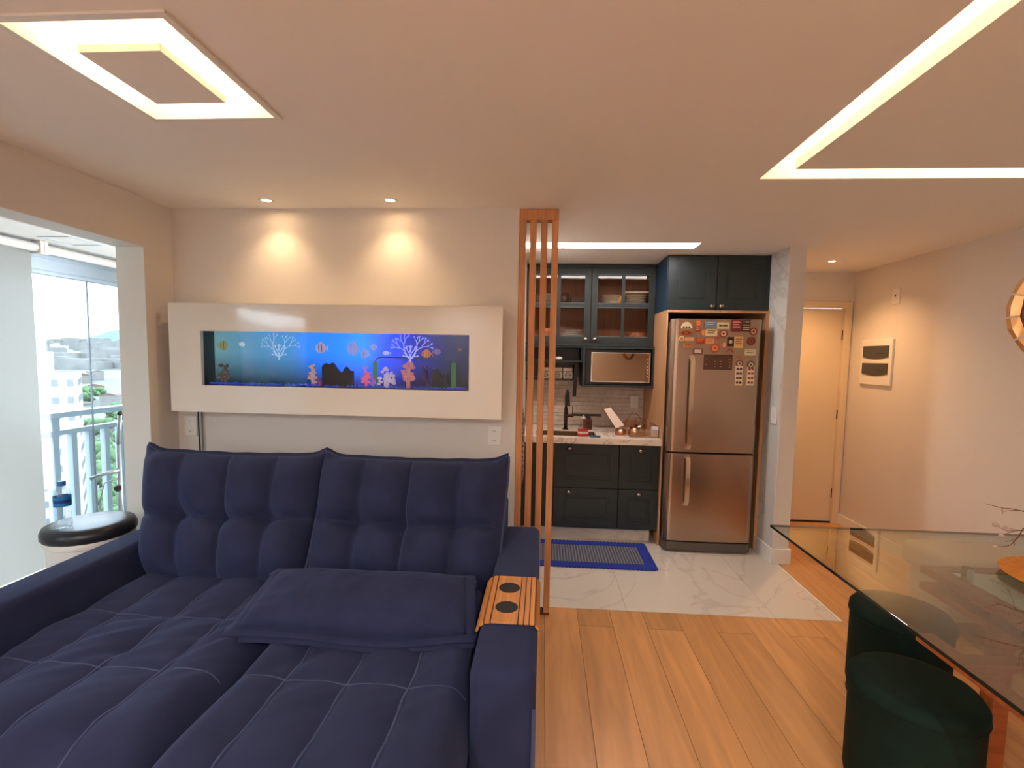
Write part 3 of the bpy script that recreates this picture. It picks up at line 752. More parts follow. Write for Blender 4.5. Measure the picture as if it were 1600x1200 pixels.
# ------------------------------------------------------------------ kitchen
def knob(x, y, z, parent):
    b = MB(); prof = [(.006, 0), (.005, .012), (.012, .018), (.014, .024), (.009, .03), (0, .031)]
    rings = []
    for r, d in prof:
        if r == 0: rings.append([b.bm.verts.new((x, y - d, z))])
        else: rings.append([b.bm.verts.new((x + r * 1.6 * math.cos(a * math.pi / 6), y - d, z + r * 1.15 * math.sin(a * math.pi / 6))) for a in range(12)])
    for a, c_ in zip(rings, rings[1:]):
        for i in range(12):
            k = (i + 1) % 12
            if len(c_) == 1: b.bm.faces.new((a[i], a[k], c_[0]))
            else: b.bm.faces.new((a[i], a[k], c_[k], c_[i]))
    return b.build('knob', knob_m, parent, True)
def front(name, x0, x1, z0, z1, y, parent, rail=.055, knob_at=None, panes=False):
    """framed door or drawer front whose face is at y"""
    b = MB(); g = .002; x0 += g; x1 -= g; z0 += g; z1 -= g; ix0, ix1, iz0, iz1 = x0 + rail, x1 - rail, z0 + rail, z1 - rail
    b.ringy(x0, x1, z0, z1, ix0, ix1, iz0, iz1, y, y + .02)
    if panes:
        xm, zm = (ix0 + ix1) / 2, (iz0 + iz1) / 2 + .005
        b.box(xm - .014, xm + .014, y + .001, y + .018, iz0, iz1); b.box(ix0, ix1, y + .0015, y + .0175, zm - .016, zm + .016)
        o = b.build(name, cab_m, parent)
        for a, c_ in ((ix0, xm - .014), (xm + .014, ix1)):
            for e_, f_ in ((iz0, zm - .016), (zm + .016, iz1)):
                MB().box(a, c_, y + .009, y + .012, e_, f_).build('pane', cup_glass, o)
                for g_ in (e_, f_ - .007): MB().box(a, c_, y + .002, y + .009, g_, g_ + .007).build('glazing_bead', mat('bead', (92, 98, 96), .4), o)
    else:
        b.box(ix0, ix1, y + .009, y + .02, iz0, iz1)
        b.ringy(ix0, ix1, iz0, iz1, ix0 + .008, ix1 - .008, iz0 + .008, iz1 - .008, y + .004, y + .009)
        b.box(ix0 + .03, ix1 - .03, y + .005, y + .009, iz0 + .03, iz1 - .03, .003)
        o = b.build(name, cab_m, parent)
    if knob_at: knob(knob_at[0], y, knob_at[1], o)
    return o
# upper glazed cabinet
uc = thing('wall_cabinet', (.42, 4.57, 1.69), 'dark teal wall cabinet with glazed doors showing stacked plates', 'cabinet')
b = MB(); b.box(-.165, .985, 4.735, 4.748, 1.69, 2.405); b.box(-.165, -.15, 4.42, 4.735, 1.69, 2.405); b.box(.97, .985, 4.42, 4.735, 1.69, 2.405); b.box(-.15, .97, 4.42, 4.735, 1.69, 1.708); b.box(-.15, .97, 4.42, 4.735, 2.39, 2.405)
b.build('carcass', cab_in, uc)
MB().box(-.15, .97, 4.45, 4.735, 2.045, 2.06).build('shelf', cab_in, uc)
MB().box(.405, .42, 4.45, 4.735, 1.708, 2.39).build('partition', cab_in, uc)
MB().box(-.166, .986, 4.40, 4.42, 2.372, 2.406).box(-.166, .986, 4.395, 4.42, 1.672, 1.70).build('cornice', cab_m, uc)
front('door', -.16, .413, 1.70, 2.372, 4.40, uc, .055, (.372, 1.735), True)
front('door', .417, .985, 1.70, 2.372, 4.40, uc, .055, (.457, 1.735), True)
def plate(x, y, z, r=.1, label='', group=''):
    tag(MB().lathe([(0, .001), (r * .6, .0), (r * .66, .002), (r * .97, .0065), (r, .0085), (r * .97, .0095), (r * .62, .005), (0, .004)], (x, y, z), 24).build('plate', china, smooth=True), label, 'plate', group)
for x, z, n_, st, r, wh in ((-.0, 2.061, 5, .02, .10, 'upper shelf behind the slats'), (.61, 2.061, 5, .02, .09, 'upper shelf left of the chopping board'), (.835, 2.061, 5, .02, .105, 'upper shelf at right'), (.265, 1.709, 6, .021, .105, 'lower shelf left of the door knobs'), (.53, 1.709, 4, .016, .045, 'lower shelf right of the partition')):
    for i in range(n_): plate(x, 4.57, z + i * st, r, 'white plate in the stack on the cabinet %s' % wh, 'plates on the %s' % wh)
tag(MB().box(.73, .94, 4.47, 4.67, 2.165, 2.178, .004).build('serving_board', china), 'flat pale board on top of the right plate stack', 'board')
# leaning chopping board
b = MB(); b.prism([(.64, 4.49, 2.061), (.675, 4.49, 2.061), (.745, 4.49, 2.17), (.73, 4.49, 2.19), (.72, 4.49, 2.17)], (0, .012, 0))
tag(b.build('chopping_board', mat('pale_board', (222, 168, 92), .6)), 'pale wooden board leaning between two plate stacks in the cabinet', 'board')
tag(MB().box(.24, .385, 4.5, 4.68, 2.061, 2.13, .004).build('storage_box', mat('brown_box', (70, 34, 26), .6)), 'dark brown box on the upper cabinet shelf', 'box')
tag(MB().lathe([(0, 0), (.04, 0), (.052, .02), (.055, .1), (.05, .1), (.048, .02), (0, .01)], (.17, 4.56, 2.061), 20).build('glass_jar', glass('jar_glass', (.9, .85, .8), .1), smooth=True), 'clear glass jar beside the dark brown box', 'jar')
tag(MB().lathe([(0, 0), (.07, 0), (.09, .02), (.095, .09), (.085, .1), (.08, .02), (0, .015)], (.86, 4.57, 1.709), 24).build('wooden_bowl', mat('bowl_wood', (160, 82, 40), .5), smooth=True), 'brown wooden bowl on the lower right cabinet shelf', 'bowl')
tag(MB().lathe([(0, 0), (.03, 0), (.06, .01), (.066, .014), (0, .008)], (.675, 4.5, 1.709), 20).build('saucer', china, smooth=True), 'white saucer lying left of the wooden bowl', 'saucer')
cn = thing('copper_canister', (.02, 4.55, 1.709), 'copper coloured canister with a pink lid behind the slats', 'canister')
MB().lathe([(0, 0), (.055, 0), (.058, .1), (0, .1)], (.02, 4.55, 1.709), 20).build('body', mat('copper', (196, 120, 84), .35, .6), cn, 'auto')
MB().lathe([(.058, .1), (.05, .125), (0, .13)], (.02, 4.55, 1.709), 20).build('lid', mat('pink_lid', (214, 130, 110), .5), cn, True)
MB().tube([(.0, 4.55, 1.835), (.005, 4.55, 1.86), (.035, 4.55, 1.86), (.04, 4.55, 1.835)], .004, 8).build('handle', mat('dark_wood', (90, 42, 24), .5), cn, True)
# microwave cupboard
mc = thing('microwave_cupboard', (.67, 4.55, 1.305), 'dark teal open cupboard framing the microwave under the wall cabinet', 'cupboard')
b = MB(); b.ringy(.352, .985, 1.305, 1.668, .372, .967, 1.325, 1.65, 4.34, 4.74); b.box(.37, .97, 4.72, 4.74, 1.32, 1.655); b.build('carcass', cab_m, mc)
mw = thing('microwave', (.67, 4.5, 1.326), 'black built-in microwave with mirrored door under the wall cabinet', 'microwave')
MB().box(.374, .965, 4.365, 4.70, 1.326, 1.648, .006).build('body', black_m, mw)
dr = MB().ringy(.428, .952, 1.352, 1.618, .436, .944, 1.36, 1.61, 4.352, 4.365).build('door_frame', chrome, mw)
MB().box(.436, .944, 4.356, 4.365, 1.36, 1.61).build('mirror_glass', mat('mirror_glass', (150, 122, 96), .03, 1.), dr)
for k in range(6): MB().box(.926, .936, 4.3548, 4.356, 1.40 + k * .03, 1.413 + k * .03).build('key', mat('key_grey', (190, 180, 170), .5), mw)
# open dark niche left and iron shelf
on = thing('open_cupboard', (.1, 4.57, 1.53), 'dark open shelf box beside the microwave under the wall cabinet', 'shelf')
b = MB(); b.ringy(-.165, .352, 1.525, 1.668, -.15, .34, 1.54, 1.655, 4.40, 4.74); b.build('carcass', cab_m, on); MB().box(-.15, .34, 4.70, 4.735, 1.54, 1.655).build('back_panel', black_m, on)
tag(MB().lathe([(0, 0), (.03, 0), (.036, .02), (.03, .03), (0, .034)], (.14, 4.5, 1.541), 18).build('small_bowl', china, smooth=True), 'small white bowl on the open shelf behind the front slat', 'bowl')
sh = thing('iron_shelf', (.08, 4.62, 1.36), 'black metal shelf with end bracket on the stone backsplash', 'shelf')
MB().box(-.165, .30, 4.52, 4.745, 1.352, 1.364).build('board', black_m, sh)
MB().box(.287, .312, 4.50, 4.745, 1.352, 1.50).build('end_plate', black_m, sh)
MB().prism([(.285, 4.50, 1.36), (.315, 4.50, 1.36), (.312, 4.52, 1.20), (.278, 4.52, 1.20)], (0, .02, 0)).build('bracket', black_m, sh)
for k, x in enumerate((-.03, .086, .186)):
    t = thing('canister', (x + .045, 4.58, 1.364), ('white lettered tin half hidden by the slat on the iron shelf', 'white lettered tin in the middle of the iron shelf', 'white lettered tin beside the iron shelf bracket')[k], 'tin')
    MB().box(x, x + .09, 4.54, 4.63, 1.365, 1.47, .006).build('body', china, t)
    MB().sphere((x + .045, 4.585, 1.475), .008).build('knob', chrome, t, True)
    MB().box(x + .001, x + .089, 4.5395, 4.54, 1.43, 1.436).build('band', outlet_dark, t)
    MB().tube([(x + .045 + .026 * math.cos(a * math.pi / 8), 4.539, 1.40 + .02 * math.sin(a * math.pi / 8)) for a in range(16)], .0025, 6, closed=True).build('ornament', outlet_dark, t)
    MB().box(x + .02, x + .07, 4.5385, 4.54, 1.398, 1.403).build('mark', outlet_dark, t)
# backsplash of stone strips
bs = struct(MB().box(-.165, .985, 4.742, 4.749, .9, 1.69).build('trim_7', grout))
stone = mat('split_stone', (214, 196, 184), .75, noise_amt=.12, noise_scale=18, bump=.5, bump_scale=60)
z = .902; rr = random.Random(5)
while z < 1.36:
    hgt = rr.choice((.034, .04, .046)); x = -.165 - rr.uniform(0, .2)
    while x < .985:
        w = rr.uniform(.16, .34); a, c_ = max(x, -.165), min(x + w, .985); x += w
        if c_ - a > .02: MB().box(a + .001, c_ - .001, 4.722 + rr.uniform(0, .014), 4.742, z + .001, z + hgt - .001, .0015, 1).build('stone_strip', stone, bs)
    z += hgt
socket(.85, .93, 1.085, 1.205, 4.7215, 'white wall socket on the stone backsplash by the fridge', slots=1)
# worktop and sink
wt = MB(); z0, z1 = .852, .90
sx0, sx1, sy0, sy1 = -.055, .465, 4.06, 4.34
wt.ring(-.165, .985, 3.955, 4.728, sx0, sx1, sy0, sy1, z0, z1)
wto = tag(wt.build('worktop', counter_m), 'pale stone worktop along the kitchen wall', 'worktop')
sk = thing('sink', ((sx0 + sx1) / 2, 4.2, .72), 'brown steel sink set in the pale worktop', 'sink')
ms = mat('sink_steel', (150, 112, 84), .35, .8)
b = MB(); b.ring(sx0, sx1, sy0, sy1, sx0 + .006, sx1 - .006, sy0 + .006, sy1 - .006, .72, .897); b.box(sx0, sx1, sy0, sy1, .714, .72); b.build('basin', ms, sk)
MB().lathe([(.02, 0), (.035, .003), (.036, .001)], (.2, 4.2, .72), 20).build('drain', chrome, sk, True)
fx, fy = .215, 4.42
fa = thing('faucet', (fx, fy, .90), 'tall dark chrome kitchen faucet with pull-down spout behind the sink', 'faucet')
dkc = mat('dark_chrome', (92, 78, 70), .15, 1.)
MB().lathe([(.028, 0), (.028, .01), (.018, .016), (.018, .2), (.016, .2)], (fx, fy, .90), 20).build('column', dkc, fa, 'auto')
MB().tube([(fx, fy, 1.09), (fx, fy, 1.2), (fx + .004, fy - .02, 1.25), (fx + .008, fy - .06, 1.265), (fx + .012, fy - .09, 1.24)], .012, 12).build('spout', dkc, fa, True)
MB().cyl((fx + .012, fy - .09, 1.25), (fx + .014, fy - .1, 1.13), .012, .019, 16).build('spray_head', black_m, fa, 'auto')
MB().cyl((fx, fy, 1.03), (fx + .07, fy - .02, 1.03), .014, seg=14).build('valve', dkc, fa, 'auto')
MB().cyl((fx + .06, fy - .02, 1.03), (fx + .062, fy - .02, 1.12), .004, seg=8).build('lever', dkc, fa, 'auto')
MB().box(fx + .05, fx + .32, fy - .06, fy - .03, 1.035, 1.055, .006).build('drying_bar', black_m, fa)
sp_ = thing('sponge_holder', (.42, 4.45, .90), 'dark holder with sponge behind the soap bottle', 'holder')
MB().box(.38, .46, 4.42, 4.48, .90, 1.0, .008).build('cup', mat('dark_wood', (90, 42, 24), .5), sp_)
MB().sphere((.42, 4.45, 1.01), .03, (1, .8, .7)).build('sponge', rubber, sp_, True)
dc = Vector((.345, 4.03, .90))
de = thing('soap_bottle', dc, 'clear dish soap bottle with red label at the sink edge', 'bottle')
MB().lathe([(0, 0), (.042, 0), (.045, .01), (.045, .06), (.036, .1), (.018, .135), (.014, .15), (0, .15)], dc, 24, 1, .6).build('body', glass('soap_plastic', (.96, .86, .82), .06, .05), de, True)
MB().lathe([(.0455, .008), (.0458, .064)], dc, 24, 1, .62).build('red_label', mat('label_red', (206, 44, 36), .45), de, True)
MB().lathe([(.0459, .03), (.046, .045)], dc, 24, 1, .63).build('label_stripe', china, de, True)
MB().lathe([(.017, .15), (.017, .165), (.008, .17), (.007, .185), (0, .186)], dc, 18).build('cap', mat('cap_clear', (214, 190, 176), .4), de, 'auto')
MB().box(.405, .49, 4.0, 4.055, .9, .912, .004).build('scouring_pad', mat('pad_blue', (70, 90, 120), .8)); tag(bpy.data.objects['scouring_pad'], 'blue grey scouring pad beside the soap bottle', 'pad')
# clear plastic rack with cords
clearpl = glass('clear_acrylic', (.97, .9, .84), .12, .05)
dk = thing('acrylic_box', (.87, 4.2, .90), 'clear acrylic box tipped open on the worktop beside the fridge panel', 'box')
b = MB(); b.box(.74, .98, 4.05, 4.4, .902, .908); b.box(.976, .98, 4.05, 4.4, .908, 1.0); b.box(.74, .744, 4.05, 4.4, .908, .96); b.box(.744, .976, 4.05, 4.054, .908, .97); b.box(.744, .976, 4.396, 4.4, .908, 1.02); b.build('tray', clearpl, dk)
MB().prism([(.56, 4.38, 1.10), (.62, 4.38, 1.115), (.73, 4.3, .97), (.66, 4.3, .94)], (0, .006, .003)).build('raised_lid', mat('frosted_plastic', (228, 200, 182), .3), dk)
MB().box(.93, .976, 4.06, 4.12, .91, .99).build('white_corner', mat('frosted_white', (226, 226, 236), .3), dk)
for k, (c0, h_) in enumerate(((.72, .17), (.78, .14))):
    tag(MB().tube([(c0 + .02 * k + (.9 - c0) * i / 14, 4.26 - .01 * k, .915 + h_ * math.sin(math.pi * (i + 1) / 16) ** .8) for i in range(15)], .0025, 6).build('wire', mat('wire_brown', (150, 84, 56), .5), smooth=True), ('brown wire arching over the acrylic box', 'second lower wire looped over the acrylic box')[k], 'wire')
for k, (x, y, r) in enumerate(((.685, 4.2, .048), (.80, 4.17, .05), (.868, 4.28, .05))):
    tag(MB().lathe([(0, 0), (r, 0), (r * 1.03, .01), (r * .9, .05 + .012 * k), (r * .86, .05 + .012 * k), (r * .95, .012), (0, .006)], (x, y, .909 if x > .74 else .901), 20).build('food_container', glass('orange_plastic_%d' % k, (.95, .62 + .04 * k, .36), .1, .08), smooth=True), ('leftmost orange plastic tub by the acrylic box', 'middle orange plastic tub in the acrylic box', 'rightmost orange plastic tub in the acrylic box')[k], 'tub')
# base cabinets
bc_ = thing('base_cabinet', (.38, 4.35, .1), 'dark teal kitchen base cabinet with wide drawers under the sink', 'cabinet')
MB().box(-.165, .648, 4.02, 4.73, .12, .712).build('carcass', cab_m, bc_)
front('drawer', .11, .648, .47, .848, 4.0, bc_, .06, (.235, .805)); front('drawer', .11, .648, .12, .466, 4.0, bc_, .06, (.235, .43))
front('door', -.165, .106, .12, .848, 4.0, bc_, .05)
bc2 = thing('base_cabinet', (.82, 4.35, .1), 'narrow dark teal base cabinet with two drawers beside the fridge', 'cabinet')
MB().box(.652, .985, 4.02, 4.73, .12, .848).build('carcass', cab_m, bc2)
front('drawer', .652, .985, .47, .848, 4.0, bc2, .06, (.82, .80)); front('drawer', .652, .985, .12, .466, 4.0, bc2, .06, (.82, .43))
struct(MB().box(-.165, .94, 4.08, 4.10, .001, .12).build('trim_8', tile_m))
# fridge surround
ns = thing('fridge_surround', (1.39, 4.4, 0), 'oak panel surround framing the steel fridge', 'surround')
MB().box(.985, 1.0, 3.98, 4.745, 0.0015, 1.945).build('side_panel', niche_m, ns); MB().box(1.77, 1.795, 3.98, 4.745, 0.0015, 1.945).build('side_panel', niche_m, ns)
MB().box(.985, 1.795, 3.975, 4.745, 1.945, 1.965).build('top_panel', niche_m, ns); MB().box(1.0, 1.77, 4.73, 4.745, 0.0015, 1.945).build('back_panel', mat('dark_gap', (40, 26, 20), .8), ns)
oc = thing('overhead_cabinet', (1.39, 4.4, 1.965), 'dark teal two door cabinet above the fridge', 'cabinet')
MB().box(.987, 1.795, 4.02, 4.745, 1.966, 2.405).build('carcass', mat('cabinet_window_tint', (28, 56, 78), .42), oc)  # bluer than the cabinet paint: window light put into the carcass colour
front('door', .99, 1.38, 1.97, 2.40, 4.0, oc, .06, (1.345, 2.0)); front('door', 1.382, 1.77, 1.97, 2.40, 4.0, oc, .06, (1.42, 2.0))
MB().box(1.77, 1.795, 4.0, 4.02, 1.966, 2.405).build('filler', cab_m, oc)

# ------------------------------------------------------------------ fridge
fx0, fx1 = 1.005, 1.70; fc = (fx0 + fx1) / 2; FY = 3.85
def fy_(x):
    d = abs(x - fc) / ((fx1 - fx0) / 2); return FY + .012 * d * d + (.03 * ((d - .9) / .1) ** 2 if d > .9 else 0)
fr = thing('refrigerator', (fc, 4.2, 0), 'tall stainless steel two door fridge covered with magnets', 'refrigerator')
MB().box(fx0 + .005, fx1 - .005, 3.93, 4.6, .05, 1.87, .01).build('cabinet_body', mat('fridge_side', (70, 66, 64), .4, .3), fr, 'auto')
def fdoor(z0, z1):
    pts = [(fx0 + (fx1 - fx0) * i / 40, fy_(fx0 + (fx1 - fx0) * i / 40), z0) for i in range(41)]
    pts += [(fx1, 3.925, z0), (fx0, 3.925, z0)]
    b = MB(); b.prism(pts, (0, 0, z1 - z0)); return b.build('door', steel, fr, 'auto')
dl = fdoor(.10, .815); du = fdoor(.83, 1.885)
MB().box(fx0 + .01, fx1 - .01, 3.9, 3.93, .814, .831).build('door_gap', rubber, fr)
pts = [(fx0 + (fx1 - fx0) * i / 24, fy_(fx0 + (fx1 - fx0) * i / 24) + .004, .02) for i in range(25)] + [(fx1, 4.0, .02), (fx0, 4.0, .02)]
MB().prism(pts, (0, 0, .068)).build('base_grille', mat('grille_grey', (96, 88, 82), .45, .3), fr, 'auto')
for x in (fx0 + .08, fx1 - .08): MB().cyl((x, 3.93, 0), (x, 3.93, .05), .02, seg=12).build('foot', rubber, fr)
hm_ = mat('handle_steel', (206, 186, 168), .28, .9)
def fhandle(z0, z1, d, grip_low):
    x = 1.150; yf = fy_(x)
    h = MB().prism([(x - .005, yf, z1), (x - .005, yf - .03, z1 - .01), (x - .005, yf - .05, z1 - .05), (x - .005, yf - .05, z0 + .05), (x - .005, yf - .03, z0 + .01), (x - .005, yf, z0),
                    (x - .005, yf, z0 + .02), (x - .005, yf - .022, z0 + .035), (x - .005, yf - .036, z0 + .065), (x - .005, yf - .036, z1 - .065), (x - .005, yf - .022, z1 - .035), (x - .005, yf, z1 - .02)], (.032, 0, 0)).build('handle', hm_, d, 'auto')
fhandle(.845, 1.60, du, True); fhandle(.39, .805, dl, False)
cp = MB(); cp.box(1.255, 1.475, FY - .003, FY + .006, 1.49, 1.61, .002); cpo = cp.build('control_panel', mat('panel_bronze', (96, 62, 44), .3, .3), du)
lt = mat('panel_mark', (176, 150, 124), .5)
MB().box(1.33, 1.40, FY - .0036, FY - .003, 1.593, 1.60).build('brand_plate', mat('panel_dark', (58, 40, 32), .4), cpo)
for (x, z) in ((1.275, 1.575), (1.275, 1.53), (1.34, 1.555), (1.34, 1.535), (1.34, 1.515), (1.385, 1.555), (1.385, 1.535), (1.385, 1.515), (1.455, 1.57), (1.455, 1.55), (1.455, 1.525), (1.455, 1.51)):
    MB().box(x - .006, x + .006, FY - .0036, FY - .003, z - .003, z + .003).build('button', lt, cpo)

# magnets: (px, py, w, h in pixels, shape, colour, second colour, label)
MG = [
 (1073, 508, 17, 10, 'dome', (232, 208, 166), (60, 40, 30), 'cream dome shaped magnet at the upper left corner'),
 (1091, 505, 8, 10, 'round', (206, 96, 40), (240, 160, 80), 'orange figure shaped magnet in the top row'),
 (1090, 515, 8, 8, 'rect', (160, 60, 30), (230, 180, 130), 'small red square magnet under the orange figure magnet'),
 (1110, 507, 17, 10, 'rect', (110, 130, 160), (190, 190, 190), 'blue grey plate magnet in the top row'),
 (1129.5, 509, 18, 10, 'rect', (226, 206, 160), (30, 26, 22), 'cream plate magnet with black letters MIAMI'),
 (1150, 509, 15, 18, 'rect', (124, 34, 32), (220, 140, 120), 'dark red rectangle magnet with pale bars'),
 (1165.5, 509, 12, 17, 'rect', (66, 30, 26), (226, 190, 150), 'dark brown magnet lettered CAFE at the upper right'),
 (1177, 518, 11, 11, 'round', (130, 40, 26), (220, 170, 120), 'dark red round magnet at the right edge'),
 (1072, 520, 20, 8, 'oval', (176, 84, 40), (90, 40, 20), 'brown oval magnet under the cream dome magnet'),
 (1111, 520, 17, 10, 'rect', (222, 196, 150), (80, 60, 40), 'cream plate magnet under the blue grey plate'),
 (1099, 520, 5, 8, 'round', (226, 160, 90), (200, 90, 40), 'tiny orange oval magnet left of the lower cream plate'),
 (1130, 521.5, 12, 12, 'round', (140, 44, 30), (230, 200, 160), 'maroon and cream round magnet under the lettered plate'),
 (1065, 529, 8, 8, 'ring', (240, 210, 160), (210, 130, 60), 'cream ring magnet at the left edge'),
 (1077, 530, 12, 5, 'rect', (230, 170, 110), (190, 110, 60), 'slim peach magnet right of the cream ring'),
 (1093.5, 533, 14, 9, 'rect', (176, 66, 34), (220, 120, 70), 'brick red rectangle magnet below the small red square'),
 (1108.5, 533, 12, 8, 'rect', (222, 150, 92), (190, 110, 60), 'pale orange rectangle magnet left of the centre'),
 (1120.5, 527, 7, 7, 'star', (190, 80, 40), (240, 180, 120), 'red star shaped magnet in the centre'),
 (1141, 534, 10, 14, 'rect', (40, 30, 32), (200, 180, 160), 'black upright magnet with a grey disc'),
 (1153.5, 535, 13, 17, 'rect', (222, 178, 120), (170, 110, 60), 'beige upright magnet right of the black upright magnet'),
 (1173.5, 533, 12, 12, 'round', (110, 40, 22), (150, 70, 36), 'plain dark brown round magnet at the right edge'),
 (1074, 540, 12, 5, 'rect', (204, 130, 66), (120, 70, 30), 'long tan magnet under the slim peach magnet'),
 (1090, 549, 14, 9, 'frame', (110, 50, 34), (220, 196, 180), 'dark framed picture magnet left of the control panel'),
 (1116.5, 544, 14, 14, 'round', (186, 72, 34), (236, 150, 90), 'large orange red round magnet above the control panel'),
 (1131, 539, 6, 9, 'oval', (200, 96, 44), (240, 180, 120), 'small orange teardrop magnet in the centre right'),
 (1140, 547.5, 12, 7, 'arch', (150, 56, 26), (200, 100, 60), 'brown moustache shaped magnet above the panel corner'),
 (1172, 551, 16, 9, 'rect', (214, 196, 160), (70, 60, 50), 'pale plate magnet at the right above the photo strips'),
 (1154, 558, 12, 7, 'arch', (170, 110, 60), (110, 60, 30), 'tan mountain shaped magnet above the left photo strip'),
 (1155, 568, 10, 10, 'round', (120, 60, 40), (220, 190, 160), 'brown and cream round magnet topping the left photo strip'),
 (1173, 570, 11, 11, 'round', (90, 70, 44), (220, 200, 160), 'green brown round magnet topping the right photo strip'),
 (1154, 587, 10.5, 30, 'strip', (226, 206, 176), (90, 40, 30), 'left photo strip magnet right of the control panel'),
 (1172.5, 587, 10.5, 30, 'strip', (230, 210, 180), (150, 70, 50), 'right photo strip magnet near the fridge edge'),
]
dark_ink = mat('ink_dark', (34, 26, 22), .6)
for (u, v, w, h, shp, c1, c2, lab) in MG:
    p = at(u, v, 3.855); s = 3.855 / F
    w *= s; h *= s; x, z = p.x, p.z
    yb = max(fy_(x - w / 2), fy_(x + w / 2), fy_(x)) + .0; yf = min(fy_(x), fy_(x - w / 2), fy_(x + w / 2)) - .005
    m1 = mat('magnet_%d_%d_%d' % c1, c1, .45); m2 = mat('magnet_%d_%d_%d' % c2, c2, .5)
    t = thing('fridge_magnet', (x, yf + .004, z - h / 2), lab + ' on the fridge', 'magnet', 'magnets on the fridge')
    def poly(k, sx_, sz_, yy, dy, mm, nm):
        MB().prism([(x + sx_ * math.cos(a * 2 * math.pi / k), yy, z + sz_ * math.sin(a * 2 * math.pi / k)) for a in range(k)], (0, dy, 0)).build(nm, mm, t)
    yd = yb - yf
    if shp in ('round', 'oval', 'ring'):
        poly(20, w / 2, h / 2, yf, yd, m1, 'body'); poly(16, w * .33, h * .33, yf - .0008, .0008, m2, 'print')
        if shp != 'ring': poly(7, w * .18, h * .18, yf - .0014, .0006, m1, 'emblem')
    elif shp == 'dome':
        MB().prism([(x + w / 2 * math.cos(a * math.pi / 12), yf, z - h / 2 + h * math.sin(a * math.pi / 12)) for a in range(13)], (0, yd, 0)).build('body', m1, t)
        for k in range(3): MB().box(x - w * .35 + k * w * .24, x - w * .35 + k * w * .24 + w * .16, yf - .0008, yf, z - h * .42, z - h * .2).build('print', m2, t)
    elif shp == 'star':
        MB().prism([(x + (w / 2 if a % 2 == 0 else w / 4) * math.sin(a * math.pi / 5), yf, z + (h / 2 if a % 2 == 0 else h / 4) * math.cos(a * math.pi / 5)) for a in range(10)], (0, yd, 0)).build('body', m1, t)
    elif shp == 'arch':
        MB().prism([(x - w / 2, yf, z - h / 2), (x - w * .2, yf, z + h * .2), (x, yf, z + h / 2), (x + w * .2, yf, z + h * .2), (x + w / 2, yf, z - h / 2), (x + w * .25, yf, z - h * .25), (x, yf, z - h * .05), (x - w * .25, yf, z - h * .25)], (0, yd, 0)).build('body', m1, t)
    else:
        MB().box(x - w / 2, x + w / 2, yf, yb, z - h / 2, z + h / 2, .0008, 1).build('body', m1, t)
        if shp == 'frame': MB().box(x - w * .36, x + w * .36, yf - .0008, yf, z - h * .3, z + h * .3).build('picture', m2, t)
        elif shp == 'strip':
            for k in range(4):
                for j in (-1, 1): poly(6, 0, 0, yf, 0, m2, 'x') if False else MB().sphere((x + j * w * .22, yf, z + h * (.34 - k * .23)), w * .2, (1, .15, .9), 8, 6).build('print', m2, t)
        elif 'MIAMI' in lab: text_mesh('MIAMI', .024, (x, yf - .0006, z), dark_ink, t, bold=.0006)
        elif 'CAFE' in lab:
            text_mesh('CAFÉ', .02, (x, yf - .0006, z + h * .3), m2, t)
            for k in range(3): MB().box(x - w * .38, x + w * .38, yf - .0008, yf, z + h * (.02 - k * .2), z + h * (.1 - k * .2)).build('print', m2, t)
        elif 'grey disc' in lab: poly(14, w * .28, w * .28, yf - .0008, .0008, m2, 'print')
        else:
            k = 3 if h > .06 else 2
            for j in range(k): MB().box(x - w * .36, x + w * (.36 - .1 * (j % 2)), yf - .0008, yf, z + h * (.3 - j * .6 / k) - h * .07, z + h * (.3 - j * .6 / k) + h * .05).build('print', m2, t)

# ------------------------------------------------------------------ rug and towel
rg = thing('kitchen_rug', (.46, 3.73, 0), 'long crocheted grey rug with a scalloped royal blue border on the kitchen floor', 'rug')
blue_y = mat('blue_yarn', (30, 50, 150), .9, bump=.8, bump_scale=160, noise_amt=.2, noise_scale=60)
x0, x1, y0, y1 = -.12, .87, 3.49, 3.985
MB().ring(x0, x1, y0, y1, x0 + .07, x1 - .07, y0 + .075, y1 - .075, .0015, .012).build('blue_border', blue_y, rg)
b = MB()
k = 0
for i in range(32):
    xx = x0 + (x1 - x0) * (i + .5) / 32
    for yy in (y0, y1): b.sphere((xx, yy, .008), .017, (1, 1, .4), 8, 5)
for i in range(16):
    yy = y0 + (y1 - y0) * (i + .5) / 16
    for xx in (x0, x1): b.sphere((xx, yy, .008), .017, (1, 1, .4), 8, 5)
stuff(b.build('scallop_edge', blue_y, rg))
rgm = mat('rug_grey', (84, 86, 104), .95, bump=.8, bump_scale=200)
n = rgm.node_tree.nodes; l = rgm.node_tree.links
tcr = n.new('ShaderNodeTexCoord'); 
wv = n.new('ShaderNodeTexChecker'); wv.inputs['Scale'].default_value = 62; wv.inputs['Color1'].default_value = (*lin((58, 62, 84)), 1); wv.inputs['Color2'].default_value = (*lin((132, 130, 138)), 1)
mpr = n.new('ShaderNodeMapping'); mpr.inputs['Rotation'].default_value = (0, 0, .785); mpr.inputs['Scale'].default_value = (1, 1.25, 1)
l.new(tcr.outputs['Object'], mpr.inputs[0]); l.new(mpr.outputs[0], wv.inputs[0]); l.new(wv.outputs[0], n['Principled BSDF'].inputs['Base Color'])
MB().box(x0 + .07, x1 - .07, y0 + .075, y1 - .075, .0015, .009).build('grey_field', rgm, rg)
twm = mat('towel_print', (40, 36, 38), .9); n = twm.node_tree.nodes; l = twm.node_tree.links
vo = n.new('ShaderNodeTexVoronoi'); vo.inputs['Scale'].default_value = 60; cr = n.new('ShaderNodeValToRGB'); cr.color_ramp.interpolation = 'CONSTANT'
